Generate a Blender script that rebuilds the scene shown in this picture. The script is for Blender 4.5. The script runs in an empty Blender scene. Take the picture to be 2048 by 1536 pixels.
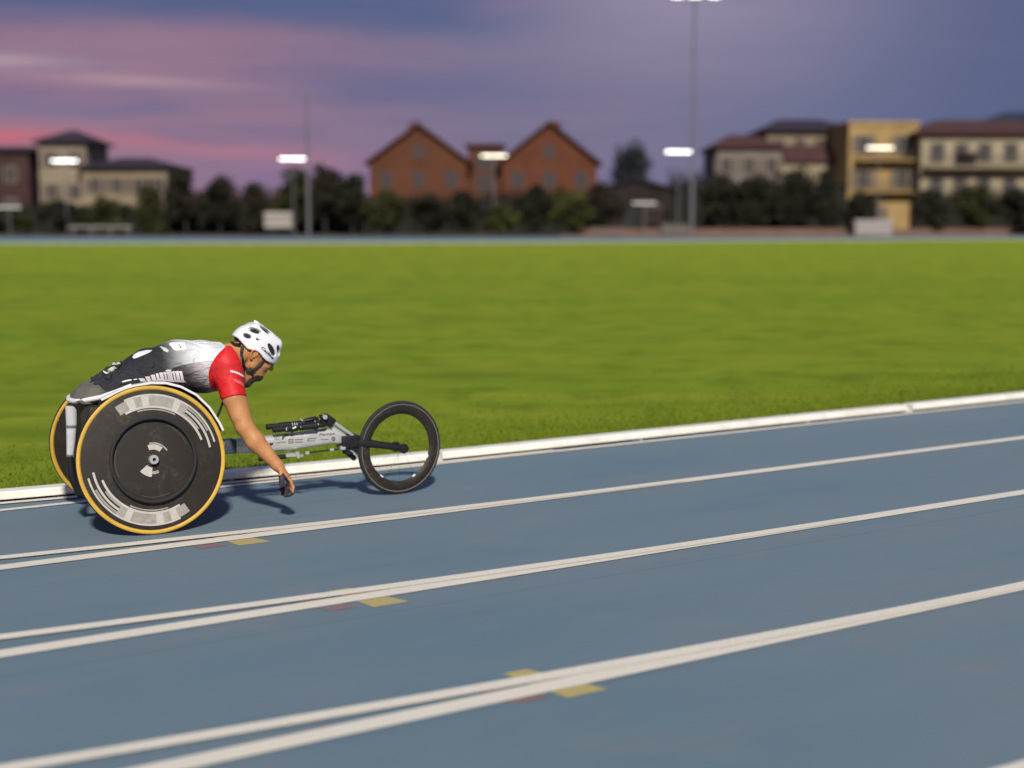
import bpy, bmesh, math, random
import numpy as np
from mathutils import Vector, Matrix
from mathutils.bvhtree import BVHTree

random.seed(7); RNG = np.random.default_rng(7)
SC = bpy.context.scene; COL = SC.collection
R = math.radians

# ------------------------------------------------------------------ camera
FPX, HORIZ = 2900.0, 430.0            # focal length and horizon row, for a 2048 wide picture
CAMH = 1.4442
TH = math.atan((768 - HORIZ) / FPX)
cam_d = bpy.data.cameras.new('camera'); cam = bpy.data.objects.new('camera', cam_d); COL.objects.link(cam)
cam.location = (0, 0, CAMH); cam.rotation_euler = (math.pi / 2 - TH, 0, 0)
cam_d.sensor_width = 36; cam_d.lens = FPX / 2048 * 36
cam_d.clip_start = 0.05; cam_d.clip_end = 6000
cam_d.dof.use_dof = True; cam_d.dof.focus_distance = 6.6; cam_d.dof.aperture_fstop = 1.1
SC.camera = cam
SC.render.resolution_x = 1024; SC.render.resolution_y = 768

# ------------------------------------------------------------------ view, sun
SC.view_settings.view_transform = 'Standard'; SC.view_settings.look = 'None'
SC.view_settings.exposure = 0.0; SC.view_settings.gamma = 1.0
SUN_STRENGTH = 4.6
sun_d = bpy.data.lights.new('flood_key', 'SUN'); sun_d.energy = SUN_STRENGTH; sun_d.angle = R(4.0)
sun_d.color = (1.0, 0.955, 0.87)
sun = bpy.data.objects.new('flood_key', sun_d); COL.objects.link(sun)
SHADOW = Vector((-0.19, 1.30, -1.0))  # where a shadow falls per metre of height
sun.rotation_euler = SHADOW.to_track_quat('-Z', 'Y').to_euler()

# ------------------------------------------------------------------ node helper
class NT:
    def __init__(s, tree): s.t = tree; s.n = tree.nodes; s.l = tree.links
    def add(s, typ, **kw):
        nd = s.n.new(typ)
        for k, v in kw.items(): setattr(nd, k, v)
        return nd
    def put(s, sock, v):
        if isinstance(v, bpy.types.NodeSocket): s.l.new(v, sock)
        elif v is not None:
            if hasattr(sock.default_value, '__len__') and not isinstance(v, (int, float)):
                v = tuple(v)
                if len(sock.default_value) == 4 and len(v) == 3: v = v + (1,)
            sock.default_value = v
    def m(s, op, a=None, b=None, c=None, clamp=False):
        nd = s.add('ShaderNodeMath', operation=op, use_clamp=clamp)
        for i, v in enumerate((a, b, c)): s.put(nd.inputs[i], v) if v is not None else None
        return nd.outputs[0]
    def sstep(s, x, lo, hi, a=0., b=1.):
        nd = s.add('ShaderNodeMapRange', interpolation_type='SMOOTHSTEP')
        for i, v in enumerate((x, lo, hi, a, b)): s.put(nd.inputs[i], v)
        return nd.outputs[0]
    def lin(s, x, lo, hi, a=0., b=1.):
        nd = s.add('ShaderNodeMapRange')
        for i, v in enumerate((x, lo, hi, a, b)): s.put(nd.inputs[i], v)
        return nd.outputs[0]
    def mix(s, f, a, b, mode='MIX'):
        nd = s.add('ShaderNodeMix', data_type='RGBA', blend_type=mode)
        s.put(nd.inputs[0], f); s.put(nd.inputs[6], a); s.put(nd.inputs[7], b)
        return nd.outputs[2]
    def xyz(s, v):
        nd = s.add('ShaderNodeSeparateXYZ'); s.l.new(v, nd.inputs[0]); return nd.outputs
    def comb(s, x, y, z):
        nd = s.add('ShaderNodeCombineXYZ')
        for i, v in enumerate((x, y, z)): s.put(nd.inputs[i], v)
        return nd.outputs[0]
    def noise(s, vec, scale, detail=4, rough=.55, dist=0., col=False):
        nd = s.add('ShaderNodeTexNoise')
        if vec is not None: s.l.new(vec, nd.inputs['Vector'])
        nd.inputs['Scale'].default_value = scale; nd.inputs['Detail'].default_value = detail
        nd.inputs['Roughness'].default_value = rough; nd.inputs['Distortion'].default_value = dist
        return nd.outputs['Color' if col else 'Fac']
    def gauss(s, x, x0, sx, y, y0, sy):
        a = s.m('POWER', s.m('DIVIDE', s.m('SUBTRACT', x, x0), sx), 2.)
        b = s.m('POWER', s.m('DIVIDE', s.m('SUBTRACT', y, y0), sy), 2.)
        return s.m('EXPONENT', s.m('MULTIPLY', s.m('ADD', a, b), -1.))

# ------------------------------------------------------------------ dusk sky
world = bpy.data.worlds.new('World'); SC.world = world; world.use_nodes = True
W = NT(world.node_tree); W.n.clear()
tc = W.add('ShaderNodeTexCoord')
nrm = W.add('ShaderNodeVectorMath', operation='NORMALIZE'); W.l.new(tc.outputs['Generated'], nrm.inputs[0])
wx, wy, wz = W.xyz(nrm.outputs[0])
az = W.m('MULTIPLY', W.m('ARCTAN2', wx, wy), 57.2958)
el = W.m('MULTIPLY', W.m('ARCSINE', wz), 57.2958)
warp = W.noise(W.comb(W.m('MULTIPLY', az, .07), W.m('MULTIPLY', el, .32), 1.7), 1.0, 4, .55)
warp = W.m('SUBTRACT', warp, .5)
streak = W.noise(W.comb(W.m('MULTIPLY', az, .11), W.m('MULTIPLY', el, 1.05), 5.2), 1.0, 5, .6, .4)
el2 = W.m('ADD', el, W.m('MULTIPLY', warp, 2.6))
az2 = W.m('ADD', az, W.m('MULTIPLY', warp, 9.))
pink = (.268, .165, .240); lilac = (.178, .158, .252); slate = (.128, .143, .245); deep = (.085, .112, .225)
c = W.mix(W.sstep(az2, -12., 1.), pink, lilac)
c = W.mix(W.sstep(az2, 2., 14.), c, slate)
c = W.mix(W.m('MULTIPLY', W.sstep(az, 10., 20.), .8), c, (.085, .108, .215))
c = W.mix(W.m('MULTIPLY', W.sstep(el2, 6.3, 8.0), W.sstep(az, 6., -3.)), c, deep)       # slate cloud deck over the pink
c = W.mix(W.m('MULTIPLY', W.gauss(az2, -3., 6.5, el2, 4.95, .62), .85), c, (.128, .130, .240))   # bluish bar
c = W.mix(W.m('MULTIPLY', W.gauss(az2, -14., 3.2, el2, 4.25, .22), .5), c, (.16, .135, .25))
c = W.mix(W.m('MULTIPLY', W.gauss(az2, -18., 5., el2, 3.9, .3), .6), c, (.15, .15, .26))
c = W.mix(W.m('MULTIPLY', W.gauss(az, -20., 3.6, el, 5.62, .22), .75), c, (.43, .33, .37))       # cream streaks
c = W.mix(W.m('MULTIPLY', W.gauss(az, -14.2, 3.6, W.m('ADD', el, W.m('MULTIPLY', az, .04)), 4.43, .2), .65), c, (.45, .29, .33))
c = W.mix(W.m('MULTIPLY', W.gauss(az, -12.5, 7., W.m('ADD', el, W.m('MULTIPLY', az, .09)), 1.45, .30), .62), c, (.42, .17, .22))  # salmon band
c = W.mix(W.m('MULTIPLY', W.gauss(az, -21., 4.5, el, 2.85, .30), .9), c, (.56, .13, .15))
c = W.mix(W.m('MULTIPLY', W.gauss(az, -8., 3.5, el, 1.3, .9), .5), c, (.30, .17, .30))
c = W.mix(W.m('MULTIPLY', W.gauss(az, 7.2, 6.5, el, 8.6, 3.4), .72), c, (.30, .255, .365))       # floodlight's glow painted into the sky as a lighter patch
amp = W.sstep(az, 16., -4., .12, .42)
c = W.mix(W.m('MULTIPLY', W.sstep(streak, .46, .70), amp), c, (.125, .125, .245))
c = W.mix(W.m('MULTIPLY', W.sstep(streak, .45, .25), W.m('MULTIPLY', amp, .7)), c, (.33, .19, .28))
c = W.mix(W.sstep(el, 9.5, 28.), c, (.115, .135, .245))
c = W.mix(W.sstep(el, -.4, -3.), c, (.03, .035, .03))
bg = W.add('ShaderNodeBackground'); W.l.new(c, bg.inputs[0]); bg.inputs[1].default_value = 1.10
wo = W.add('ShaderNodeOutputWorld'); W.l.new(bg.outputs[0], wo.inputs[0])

# ------------------------------------------------------------------ geometry of the place
FW = np.array([0, math.cos(TH), -math.sin(TH)]); UP = np.array([0, math.sin(TH), math.cos(TH)]); RT = np.array([1., 0, 0])
CAM = np.array([0, 0, CAMH])
def ray(px, py): return RT * (px - 1024) / FPX - UP * (py - 768) / FPX + FW
def ground(px, py, z=0.):
    r = ray(px, py); return CAM + r * ((z - CAMH) / r[2])
def at(px, py, Y):
    r = ray(px, py); return CAM + r * (Y / r[1])
def atx(px, Y): return at(px, HORIZ, Y)[0]
def atz(py, Y): return at(1024, py, Y)[2]
PHI = R(57.1748)
TU = np.array([math.sin(PHI), math.cos(PHI), 0]); TV = np.array([-math.cos(PHI), math.sin(PHI), 0])   # along / across the lanes
def lane(u, v, z=0.): return TU * u + TV * v + np.array([0, 0, z])
# chair frame
BETA = -.1063
CX_ = TU * math.cos(BETA) + TV * math.sin(BETA); CY_ = -TU * math.sin(BETA) + TV * math.cos(BETA)
CO_ = lane(2.1937, 6.7163)
CHAIR_ROT = math.atan2(CX_[1], CX_[0])
def to_loc(p):
    d = np.asarray(p, float) - CO_; return np.array([d @ CX_, d @ CY_, d[2]])
def ray_loc(px, py):
    r = ray(px, py); return to_loc(CAM), np.array([r @ CX_, r @ CY_, r[2]])
def loc(px, py, yl):
    o, d = ray_loc(px, py); return o + d * ((yl - o[1]) / d[1])

# ------------------------------------------------------------------ objects
def link(o, parent=None):
    COL.objects.link(o)
    if parent is not None: o.parent = parent
    return o
def tag(o, label=None, cat=None, group=None, kind=None):
    if label: o['label'] = label
    if cat: o['category'] = cat
    if group: o['group'] = group
    if kind: o['kind'] = kind
    return o
def empty(name, locn, rz=0., **kw):
    o = bpy.data.objects.new(name, None); o.empty_display_size = .3
    o.location = tuple(locn); o.rotation_euler = (0, 0, rz); link(o); return tag(o, **kw)
def copy_tree(o, parent=None):
    c_ = o.copy(); COL.objects.link(c_); c_.parent = parent
    for ch in list(o.children): copy_tree(ch, c_)
    return c_

class MB:
    """collects shapes into one mesh"""
    def __init__(s): s.v = []; s.f = []; s.mi = []; s.n = 0
    def raw(s, v, f, mi=0):
        v = np.asarray(v, float).reshape(-1, 3); s.v.append(v)
        for q in f: s.f.append(tuple(int(i) + s.n for i in q)); s.mi.append(mi)
        s.n += len(v); return s
    def box(s, lo, hi, mi=0, M=None):
        x0, y0, z0 = lo; x1, y1, z1 = hi
        v = np.array([[x0, y0, z0], [x1, y0, z0], [x1, y1, z0], [x0, y1, z0], [x0, y0, z1], [x1, y0, z1], [x1, y1, z1], [x0, y1, z1]])
        if M is not None: v = v @ np.asarray(M)[:3, :3].T + np.asarray(M)[:3, 3]
        return s.raw(v, [(0, 3, 2, 1), (4, 5, 6, 7), (0, 1, 5, 4), (1, 2, 6, 5), (2, 3, 7, 6), (3, 0, 4, 7)], mi)
    def tube(s, pts, rad, n=12, mi=0, closed=False, flat=None, caps=True):
        """sweep; rad a number or list; flat=(axis, ratio) squashes the section along a direction"""
        P = np.asarray(pts, float); k = len(P)
        rr = np.full(k, rad, float) if np.isscalar(rad) else np.asarray(rad, float)
        if closed: T = np.roll(P, -1, 0) - np.roll(P, 1, 0)
        else: T = np.gradient(P, axis=0)
        T /= np.linalg.norm(T, axis=1)[:, None] + 1e-12
        ref = np.array([0, 0, 1.]) if abs(T[0][2]) < .9 else np.array([0, 1., 0])
        vs = []; A = np.cross(ref, T[0]); A /= np.linalg.norm(A)
        for i in range(k):
            A = A - T[i] * (A @ T[i]); A /= np.linalg.norm(A) + 1e-12
            B = np.cross(T[i], A); t = np.linspace(0, 2 * math.pi, n, endpoint=False)
            ring = rr[i] * (np.cos(t)[:, None] * A + np.sin(t)[:, None] * B)
            if flat is not None:
                ax = np.asarray(flat[0], float); ax /= np.linalg.norm(ax)
                ring = ring + np.outer(ring @ ax, ax) * (flat[1] - 1)
            vs.append(P[i] + ring)
        f = []
        for i in range(k if closed else k - 1):
            j = (i + 1) % k
            for a in range(n):
                b = (a + 1) % n; f.append((i * n + a, i * n + b, j * n + b, j * n + a))
        if not closed and caps: f.append(tuple(range(n - 1, -1, -1))); f.append(tuple((k - 1) * n + a for a in range(n)))
        return s.raw(np.concatenate(vs), f, mi)
    def prism(s, poly, a, b, ax=1, mi=0):
        """polygon in the two axes other than ax, extruded from a to b along ax"""
        poly = np.asarray(poly, float); k = len(poly); o = [i for i in range(3) if i != ax]
        v = np.zeros((2 * k, 3)); v[:k, o[0]] = v[k:, o[0]] = poly[:, 0]; v[:k, o[1]] = v[k:, o[1]] = poly[:, 1]
        v[:k, ax] = a; v[k:, ax] = b
        f = [tuple(range(k)), tuple(range(2 * k - 1, k - 1, -1))] + [(i, i + k, (i + 1) % k + k, (i + 1) % k) for i in range(k)]
        return s.raw(v, f, mi)
    def lathe(s, prof, c, n, x, up, seg=96, mi=None, a0=0., a1=2 * math.pi, close=False):
        """prof: (r, t) pairs; t along n"""
        full = abs(a1 - a0 - 2 * math.pi) < 1e-6
        A = np.linspace(a0, a1, seg, endpoint=not full); k = len(prof)
        v = np.concatenate([c + n * t + r * (np.cos(A)[:, None] * x + np.sin(A)[:, None] * up) for r, t in prof])
        f = []; mm = []
        for i in range(k if close else k - 1):
            j = (i + 1) % k
            for a in range(seg if full else seg - 1):
                b = (a + 1) % seg; f.append((i * seg + a, i * seg + b, j * seg + b, j * seg + a)); mm.append(0 if mi is None else (mi if isinstance(mi, int) else mi[i]))
        st = s.n; s.raw(v, f); s.mi[-len(f):] = mm
        return s
    def build(s, name, mats, parent=None, smooth=False, bevel=0., fixn=True):
        me = bpy.data.meshes.new(name); V = np.concatenate(s.v) if s.v else np.zeros((0, 3))
        me.from_pydata(V.tolist(), [], s.f)
        for m_ in (mats if isinstance(mats, (list, tuple)) else [mats]): me.materials.append(m_)
        me.polygons.foreach_set('material_index', np.array(s.mi, dtype=np.int32))
        if fixn or bevel:
            bm = bmesh.new(); bm.from_mesh(me)
            if fixn: bmesh.ops.recalc_face_normals(bm, faces=bm.faces)
            if bevel:
                ed = [e for e in bm.edges if len(e.link_faces) == 2 and e.calc_face_angle(0) > .6]
                bmesh.ops.bevel(bm, geom=ed, offset=bevel, segments=2, affect='EDGES', profile=.6)
            bm.to_mesh(me); bm.free()
        if smooth:
            me.polygons.foreach_set('use_smooth', np.ones(len(me.polygons), dtype=bool))
            if smooth != 'all': me.set_sharp_from_angle(angle=R(38))
        me.update()
        o = bpy.data.objects.new(name, me); return link(o, parent)

# ------------------------------------------------------------------ materials
def mat(name, base=(.5, .5, .5), rough=.6, metal=0., var=.0, vscale=8., bump=0., bscale=60., spec=.5, coat=0., sub=0., emit=None, estr=0., tr=0.):
    m_ = bpy.data.materials.new(name); m_.use_nodes = True; T = NT(m_.node_tree); b = T.n['Principled BSDF']
    b.inputs['Roughness'].default_value = rough; b.inputs['Metallic'].default_value = metal
    b.inputs['Specular IOR Level'].default_value = spec; b.inputs['Coat Weight'].default_value = coat
    b.inputs['Base Color'].default_value = tuple(base) + (1,)
    if sub: b.inputs['Subsurface Weight'].default_value = sub; b.inputs['Subsurface Scale'].default_value = .012; b.inputs['Subsurface Radius'].default_value = (1, .4, .2)
    tco = T.add('ShaderNodeTexCoord').outputs['Object']
    if var:
        nz = T.noise(tco, vscale, 5, .6)
        k = T.lin(nz, .25, .75, 1 - var, 1 + var)
        hsv = T.add('ShaderNodeHueSaturation'); hsv.inputs['Color'].default_value = tuple(base) + (1,); T.l.new(k, hsv.inputs['Value'])
        T.l.new(hsv.outputs[0], b.inputs['Base Color'])
    if bump:
        bn = T.add('ShaderNodeBump'); bn.inputs['Strength'].default_value = bump; bn.inputs['Distance'].default_value = .02
        T.l.new(T.noise(tco, bscale, 4, .6), bn.inputs['Height']); T.l.new(bn.outputs[0], b.inputs['Normal'])
    if emit is not None:
        b.inputs['Emission Color'].default_value = tuple(emit) + (1,); b.inputs['Emission Strength'].default_value = estr
    return m_
def nodes_of(m_): T = NT(m_.node_tree); return T, T.n['Principled BSDF']
def objco(T): return T.add('ShaderNodeTexCoord').outputs['Object']

# ================================================================== GROUND
def make_track_mat():
    m_ = mat('blue_tartan', (.1, .15, .18), .72, spec=.3); T, b = nodes_of(m_); co = objco(T)
    x, y, z = T.xyz(co)
    al = T.m('ADD', T.m('MULTIPLY', x, TU[0]), T.m('MULTIPLY', y, TU[1])); ac = T.m('ADD', T.m('MULTIPLY', x, TV[0]), T.m('MULTIPLY', y, TV[1]))
    big = T.noise(T.comb(T.m('MULTIPLY', al, .35), ac, 0.), .9, 4, .6)
    st = T.noise(T.comb(T.m('MULTIPLY', al, .5), T.m('MULTIPLY', ac, 7.), 0.), 1., 4, .6)
    c_ = T.mix(T.sstep(big, .3, .7), (.114, .184, .230), (.155, .202, .236))
    c_ = T.mix(T.m('MULTIPLY', T.sstep(st, .5, .75), .35), c_, (.165, .18, .19))
    c_ = T.mix(T.m('MULTIPLY', T.sstep(st, .45, .25), .3), c_, (.07, .125, .165))
    gr = T.noise(co, 320., 3, .7)
    c_ = T.mix(T.m('MULTIPLY', T.sstep(gr, .52, .68), .38), c_, (.21, .25, .28))
    c_ = T.mix(T.m('MULTIPLY', T.sstep(gr, .46, .3), .45), c_, (.045, .075, .10))
    scuff = T.noise(T.comb(T.m('MULTIPLY', al, 1.2), T.m('MULTIPLY', ac, 26.), 3.), 1., 3, .6)
    c_ = T.mix(T.m('MULTIPLY', T.sstep(scuff, .66, .8), .4), c_, (.25, .26, .27))
    sc2 = T.noise(T.comb(T.m('MULTIPLY', al, .8), T.m('MULTIPLY', ac, 34.), 9.), 1., 3, .6); c_ = T.mix(T.m('MULTIPLY', T.sstep(sc2, .66, .8), .45), c_, (.065, .085, .105))
    pat = T.noise(T.comb(al, T.m('MULTIPLY', ac, 1.6), 2.), 1.3, 5, .65, .5); c_ = T.mix(T.m('MULTIPLY', T.sstep(pat, .55, .75), .35), c_, (.205, .215, .215))
    sea = T.m('LESS_THAN', T.m('ABSOLUTE', T.m('SUBTRACT', T.m('FRACT', T.m('DIVIDE', T.m('ADD', ac, .9), 3.66)), .5)), .0016); c_ = T.mix(T.m('MULTIPLY', sea, .35), c_, (.07, .1, .12))
    T.l.new(c_, b.inputs['Base Color'])
    bn = T.add('ShaderNodeBump'); bn.inputs['Strength'].default_value = .5; bn.inputs['Distance'].default_value = .004
    T.l.new(gr, bn.inputs['Height']); T.l.new(bn.outputs[0], b.inputs['Normal'])
    return m_
def make_grass_mat():
    m_ = mat('turf', (.15, .19, .02), .95, spec=.08); T, b = nodes_of(m_); co = objco(T)
    x, y, z = T.xyz(co)
    b1 = T.noise(T.comb(T.m('MULTIPLY', x, .035), T.m('MULTIPLY', y, .17), 0.), 1., 5, .62)
    b2 = T.noise(T.comb(T.m('MULTIPLY', x, .16), T.m('MULTIPLY', y, 1.5), 0.), 1., 5, .65, .3)
    b3 = T.noise(T.comb(T.m('MULTIPLY', x, .30), T.m('MULTIPLY', y, 4.0), 4.), 1., 4, .65, .3)
    fine = T.noise(co, 40., 4, .75)
    far = T.sstep(y, 9., 70.)
    c_ = T.mix(T.sstep(b1, .3, .72), (.143, .222, .013), (0.2090, 0.2575, 0.0172))
    c_ = T.mix(T.m('MULTIPLY', T.sstep(b2, .5, .74), .5), c_, (0.2695, 0.2691, 0.0299))
    c_ = T.mix(T.m('MULTIPLY', T.sstep(b2, .47, .26), .55), c_, (0.0968, 0.1740, 0.0092))
    c_ = T.mix(T.m('MULTIPLY', T.sstep(b3, .50, .30), .45), c_, (0.0935, 0.1566, 0.0092))
    c_ = T.mix(T.m('MULTIPLY', T.sstep(b3, .52, .74), .3), c_, (0.2585, 0.2842, 0.0287))
    c_ = T.mix(T.m('MULTIPLY', T.sstep(fine, .5, .3), .25), c_, (0.0770, 0.1334, 0.0069))
    c_ = T.mix(T.m('MULTIPLY', far, .55), c_, (0.2585, 0.3132, 0.0230)); blade = fine
    b4 = T.noise(co, 1.5, 4, .6, .4); b5 = T.noise(co, .42, 3, .6)
    c_ = T.mix(T.m('MULTIPLY', T.sstep(b4, .52, .34), .55), c_, (0.0968, 0.1415, 0.0092)); c_ = T.mix(T.m('MULTIPLY', T.sstep(b4, .52, .72), .45), c_, (0.2750, 0.2900, 0.0299))
    c_ = T.mix(T.m('MULTIPLY', T.sstep(b5, .5, .3), .35), c_, (0.1375, 0.1740, 0.0115))
    T.l.new(c_, b.inputs['Base Color'])
    bn = T.add('ShaderNodeBump'); bn.inputs['Strength'].default_value = .4; bn.inputs['Distance'].default_value = .02
    T.l.new(T.m('ADD', fine, T.m('MULTIPLY', blade, .5)), bn.inputs['Height']); T.l.new(bn.outputs[0], b.inputs['Normal'])
    return m_
def make_paint(name, base, wear=.35):
    m_ = mat(name, base, .6, spec=.35); T, b = nodes_of(m_); co = objco(T)
    w1 = T.noise(co, 240., 4, .7); w2 = T.noise(co, 2.2, 4, .6)
    k = T.m('MULTIPLY', T.sstep(T.m('ADD', w1, T.m('MULTIPLY', w2, .5)), .86, .66), wear)
    c_ = T.mix(T.sstep(w2, .35, .7), base, tuple(x * .86 for x in base))
    c_ = T.mix(k, c_, (.2, .22, .24)); T.l.new(c_, b.inputs['Base Color'])
    bn = T.add('ShaderNodeBump'); bn.inputs['Strength'].default_value = .3; bn.inputs['Distance'].default_value = .004
    T.l.new(w1, bn.inputs['Height']); T.l.new(bn.outputs[0], b.inputs['Normal'])
    return m_
M_TRACK = make_track_mat(); M_GRASS = make_grass_mat()
M_LINE = make_paint('line_paint', (.86, .79, .655)); M_YEL = make_paint('yellow_paint', (.54, .43, .11), .5); M_RED = make_paint('red_paint', (.25, .145, .135), .75)
M_KERB = mat('kerb_paint', (.82, .78, .71), .45)
def _kerb():
    T, b = nodes_of(M_KERB); co = objco(T); x, y, z = T.xyz(co); n1 = T.noise(co, 5., 5, .7); n2 = T.noise(co, 70., 3, .7)
    c_ = T.mix(T.sstep(n1, .35, .7), (.84, .80, .73), (.70, .66, .58)); d = T.m('MULTIPLY', T.sstep(T.m('ADD', z, T.m('MULTIPLY', n1, .03)), .045, .02), T.sstep(n2, .3, .7))
    T.l.new(T.mix(T.m('MULTIPLY', d, .6), c_, (.28, .24, .17)), b.inputs['Base Color'])
_kerb()
M_EARTH = mat('earth', (.05, .05, .035), .95, var=.3, vscale=.2)
M_CLAY = mat('clay', (.20, .115, .085), .95, var=.25, vscale=.6)

U_T, R0, V0 = 5.0, 36.5, 7.27          # where the straight meets the bend, kerb radius, kerb line
def bend_v(u, n=0, off=0.):            # lateral position of lane line n on the bend (and straight past it)
    v0 = V0 - 1.22 * n + off; rad = R0 + 1.22 * n - off
    if u >= U_T: return v0
    s = min(U_T - u, rad * .96); return v0 + rad - math.sqrt(rad * rad - s * s)

def sheet(name, pts, z, m_, **kw):
    b = MB(); b.raw([(p[0], p[1], z) for p in pts], [tuple(range(len(pts)))]); o = b.build(name, m_, fixn=False)
    o['kind'] = 'structure'; return o
sheet('ground', [(-2500, -600), (2500, -600), (2500, 4000), (-2500, 4000)], -.03, M_EARTH)

# far edge of the infield and of the far side of the track, read along the picture
far_px = [(-700, 489), (0, 487.5), (700, 487), (1200, 485), (1600, 482), (2048, 479), (2700, 474)]
back_px = [(-700, 474), (0, 474.5), (700, 475.5), (1200, 475), (1600, 474), (2048, 471.5), (2700, 468)]
far_w = [ground(*p) for p in far_px]; back_w = [ground(*p) for p in back_px]
# blue track: a near slab under the lanes and a far strip
us = [-22 + i * .5 for i in range(int((90 + 22) / .5) + 1)]
near_edge = [lane(u, bend_v(u, 0, .10)) for u in us]
b = MB(); nb = [lane(u, -30) for u in us]
n_ = len(us); b.raw(nb + near_edge, [(i, i + 1, n_ + i + 1, n_ + i) for i in range(n_ - 1)])
tr = b.build('track', M_TRACK, fixn=False); tr['kind'] = 'structure'
# infield turf
poly_near = [lane(u, bend_v(u, 0, .10)) for u in us if -14 <= u <= 60]
b = MB(); k = len(poly_near)
fx = np.interp(np.linspace(0, 1, k), np.linspace(0, 1, len(far_w)), [p[0] for p in far_w]); fy = np.interp(fx, [p[0] for p in far_w], [p[1] for p in far_w])
rows = 30; V = []
for r in range(rows + 1):
    t = r / rows
    for i in range(k):
        p = poly_near[i] * (1 - t) + np.array([fx[i], fy[i], 0]) * t; V.append((p[0], p[1], .006))
b.raw(V, [(r * k + i, r * k + i + 1, (r + 1) * k + i + 1, (r + 1) * k + i) for r in range(rows) for i in range(k - 1)])
gf = b.build('infield', M_GRASS, fixn=False); gf['kind'] = 'structure'
b = MB(); m2 = len(far_w)
b.raw([(p[0], p[1], .004) for p in far_w] + [(p[0], p[1], .004) for p in back_w], [(i, i + 1, m2 + i + 1, m2 + i) for i in range(m2 - 1)])
ft = b.build('far_track', M_TRACK, fixn=False); ft['kind'] = 'structure'
# pale inner kerb of the far track
b = MB()
for (p, q) in zip(far_w[:-1], far_w[1:]):
    d = (q - p) / np.linalg.norm(q - p); nrm_ = np.array([-d[1], d[0], 0])
    b.raw([p, q, q + nrm_ * .12, p + nrm_ * .12, p + [0, 0, .05], q + [0, 0, .05], q + nrm_ * .12 + [0, 0, .05], p + nrm_ * .12 + [0, 0, .05]],
          [(0, 1, 5, 4), (1, 2, 6, 5), (2, 3, 7, 6), (3, 0, 4, 7), (4, 5, 6, 7)])
fk = b.build('far_kerb', mat('far_kerb_paint', (.42, .42, .36), .6)); fk['kind'] = 'structure'
# clay strip beyond the far track on the right
cl = [ground(*p) for p in [(1120, 474.6), (1600, 473.4), (2048, 470.8), (2700, 467.5)]]
sheet('clay_strip', [tuple(p[:2]) for p in cl] + [(p[0] * 1.16, p[1] * 1.16) for p in cl[::-1]], .010, M_CLAY)

# painted lane lines
def strip(name, path, w, z, m_):
    P = np.array([p[:2] for p in path]); T = np.gradient(P, axis=0); T /= np.linalg.norm(T, axis=1)[:, None]; N = np.stack([-T[:, 1], T[:, 0]], 1)
    k = len(P); v = np.zeros((2 * k, 3)); v[:k, :2] = P - N * w / 2; v[k:, :2] = P + N * w / 2; v[:, 2] = z
    b = MB(); b.raw(v, [(i, i + 1, k + i + 1, k + i) for i in range(k - 1)]); o = b.build(name, m_, fixn=False); o['kind'] = 'structure'; return o
LW = .088
ul = [-20 + .5 * i for i in range(200)]
for n in range(0, 7):
    strip('straight_lane_line', [lane(u, V0 - 1.22 * n + (-.02 if n == 0 else (-.13 if n >= 4 else (-.035 if n == 3 else 0)))) for u in ul if u < 80], LW if n else .05, .004, M_LINE)
    strip('bend_lane_line', [lane(u, bend_v(u, n) - (.035 if n == 3 else (.085 if n >= 4 else 0))) for u in ul if u <= U_T + .01], .068 if n else .05, .0065, M_LINE)
# coloured zone marks that cross the lane lines
for n, du in ((1, -.06), (2, -.03), (3, -.01)):
    vc = V0 - 1.22 * n
    for (u0, u1, name, m_) in ((2.24, 2.37, 'red_lane_mark', M_RED), (2.40, 2.56, 'yellow_lane_mark', M_YEL)):
        hi, lo = (.11, -.115) if m_ is M_RED else (.15, -.15)
        pts = [lane(u0 + du, vc + hi), lane(u1 + du - .07, vc + hi), lane(u1 + du + .03, vc + lo), lane(u0 + du + .04, vc + lo)]
        sheet(name, [p[:2] for p in pts], .0015, m_)

# raised white kerb in lengths with gaps, on small feet
kerb_gaps = [-16, -12.2, -8.4, -4.6, -.8, 4.20, 8.2, 12.2, 16.2, 20.2, 24.2, 28.2, 32.2, 36.2, 40.2, 44.2, 48.2]
first = None
for a, e in zip(kerb_gaps[:-1], kerb_gaps[1:]):
    kk = 9; uu_ = np.linspace(a + .030, e - .030, kk); P = [lane(u, bend_v(u, 0, .085)) for u in uu_]
    o = empty('track_kerb', P[0], label='length of raised white kerb on feet along the edge of the grass', cat='kerb', group='lengths of white kerb along the infield')
    prof = [(-.05, .016), (-.05, .050), (-.044, .056), (.044, .056), (.05, .050), (.05, .016)]
    v = []
    for i, p in enumerate(P):
        d = P[min(i + 1, kk - 1)] - P[max(i - 1, 0)]; d /= np.linalg.norm(d); nn = np.array([-d[1], d[0], 0])
        for (w_, h_) in prof: v.append(p - P[0] + nn * w_ + np.array([0, 0, h_]))
    q = len(prof); f = [(i * q + j, i * q + (j + 1) % q, (i + 1) * q + (j + 1) % q, (i + 1) * q + j) for i in range(kk - 1) for j in range(q)]
    f += [tuple(range(q)), tuple((kk - 1) * q + j for j in range(q))]
    MB().raw(v, f).build('kerb_rail', M_KERB, o)
    for i in (0, 3, 6, 8):
        p = P[i] - P[0]; MB().box((p[0] - .03, p[1] - .03, 0.), (p[0] + .03, p[1] + .03, .017)).build('foot', M_KERB, o)

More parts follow.
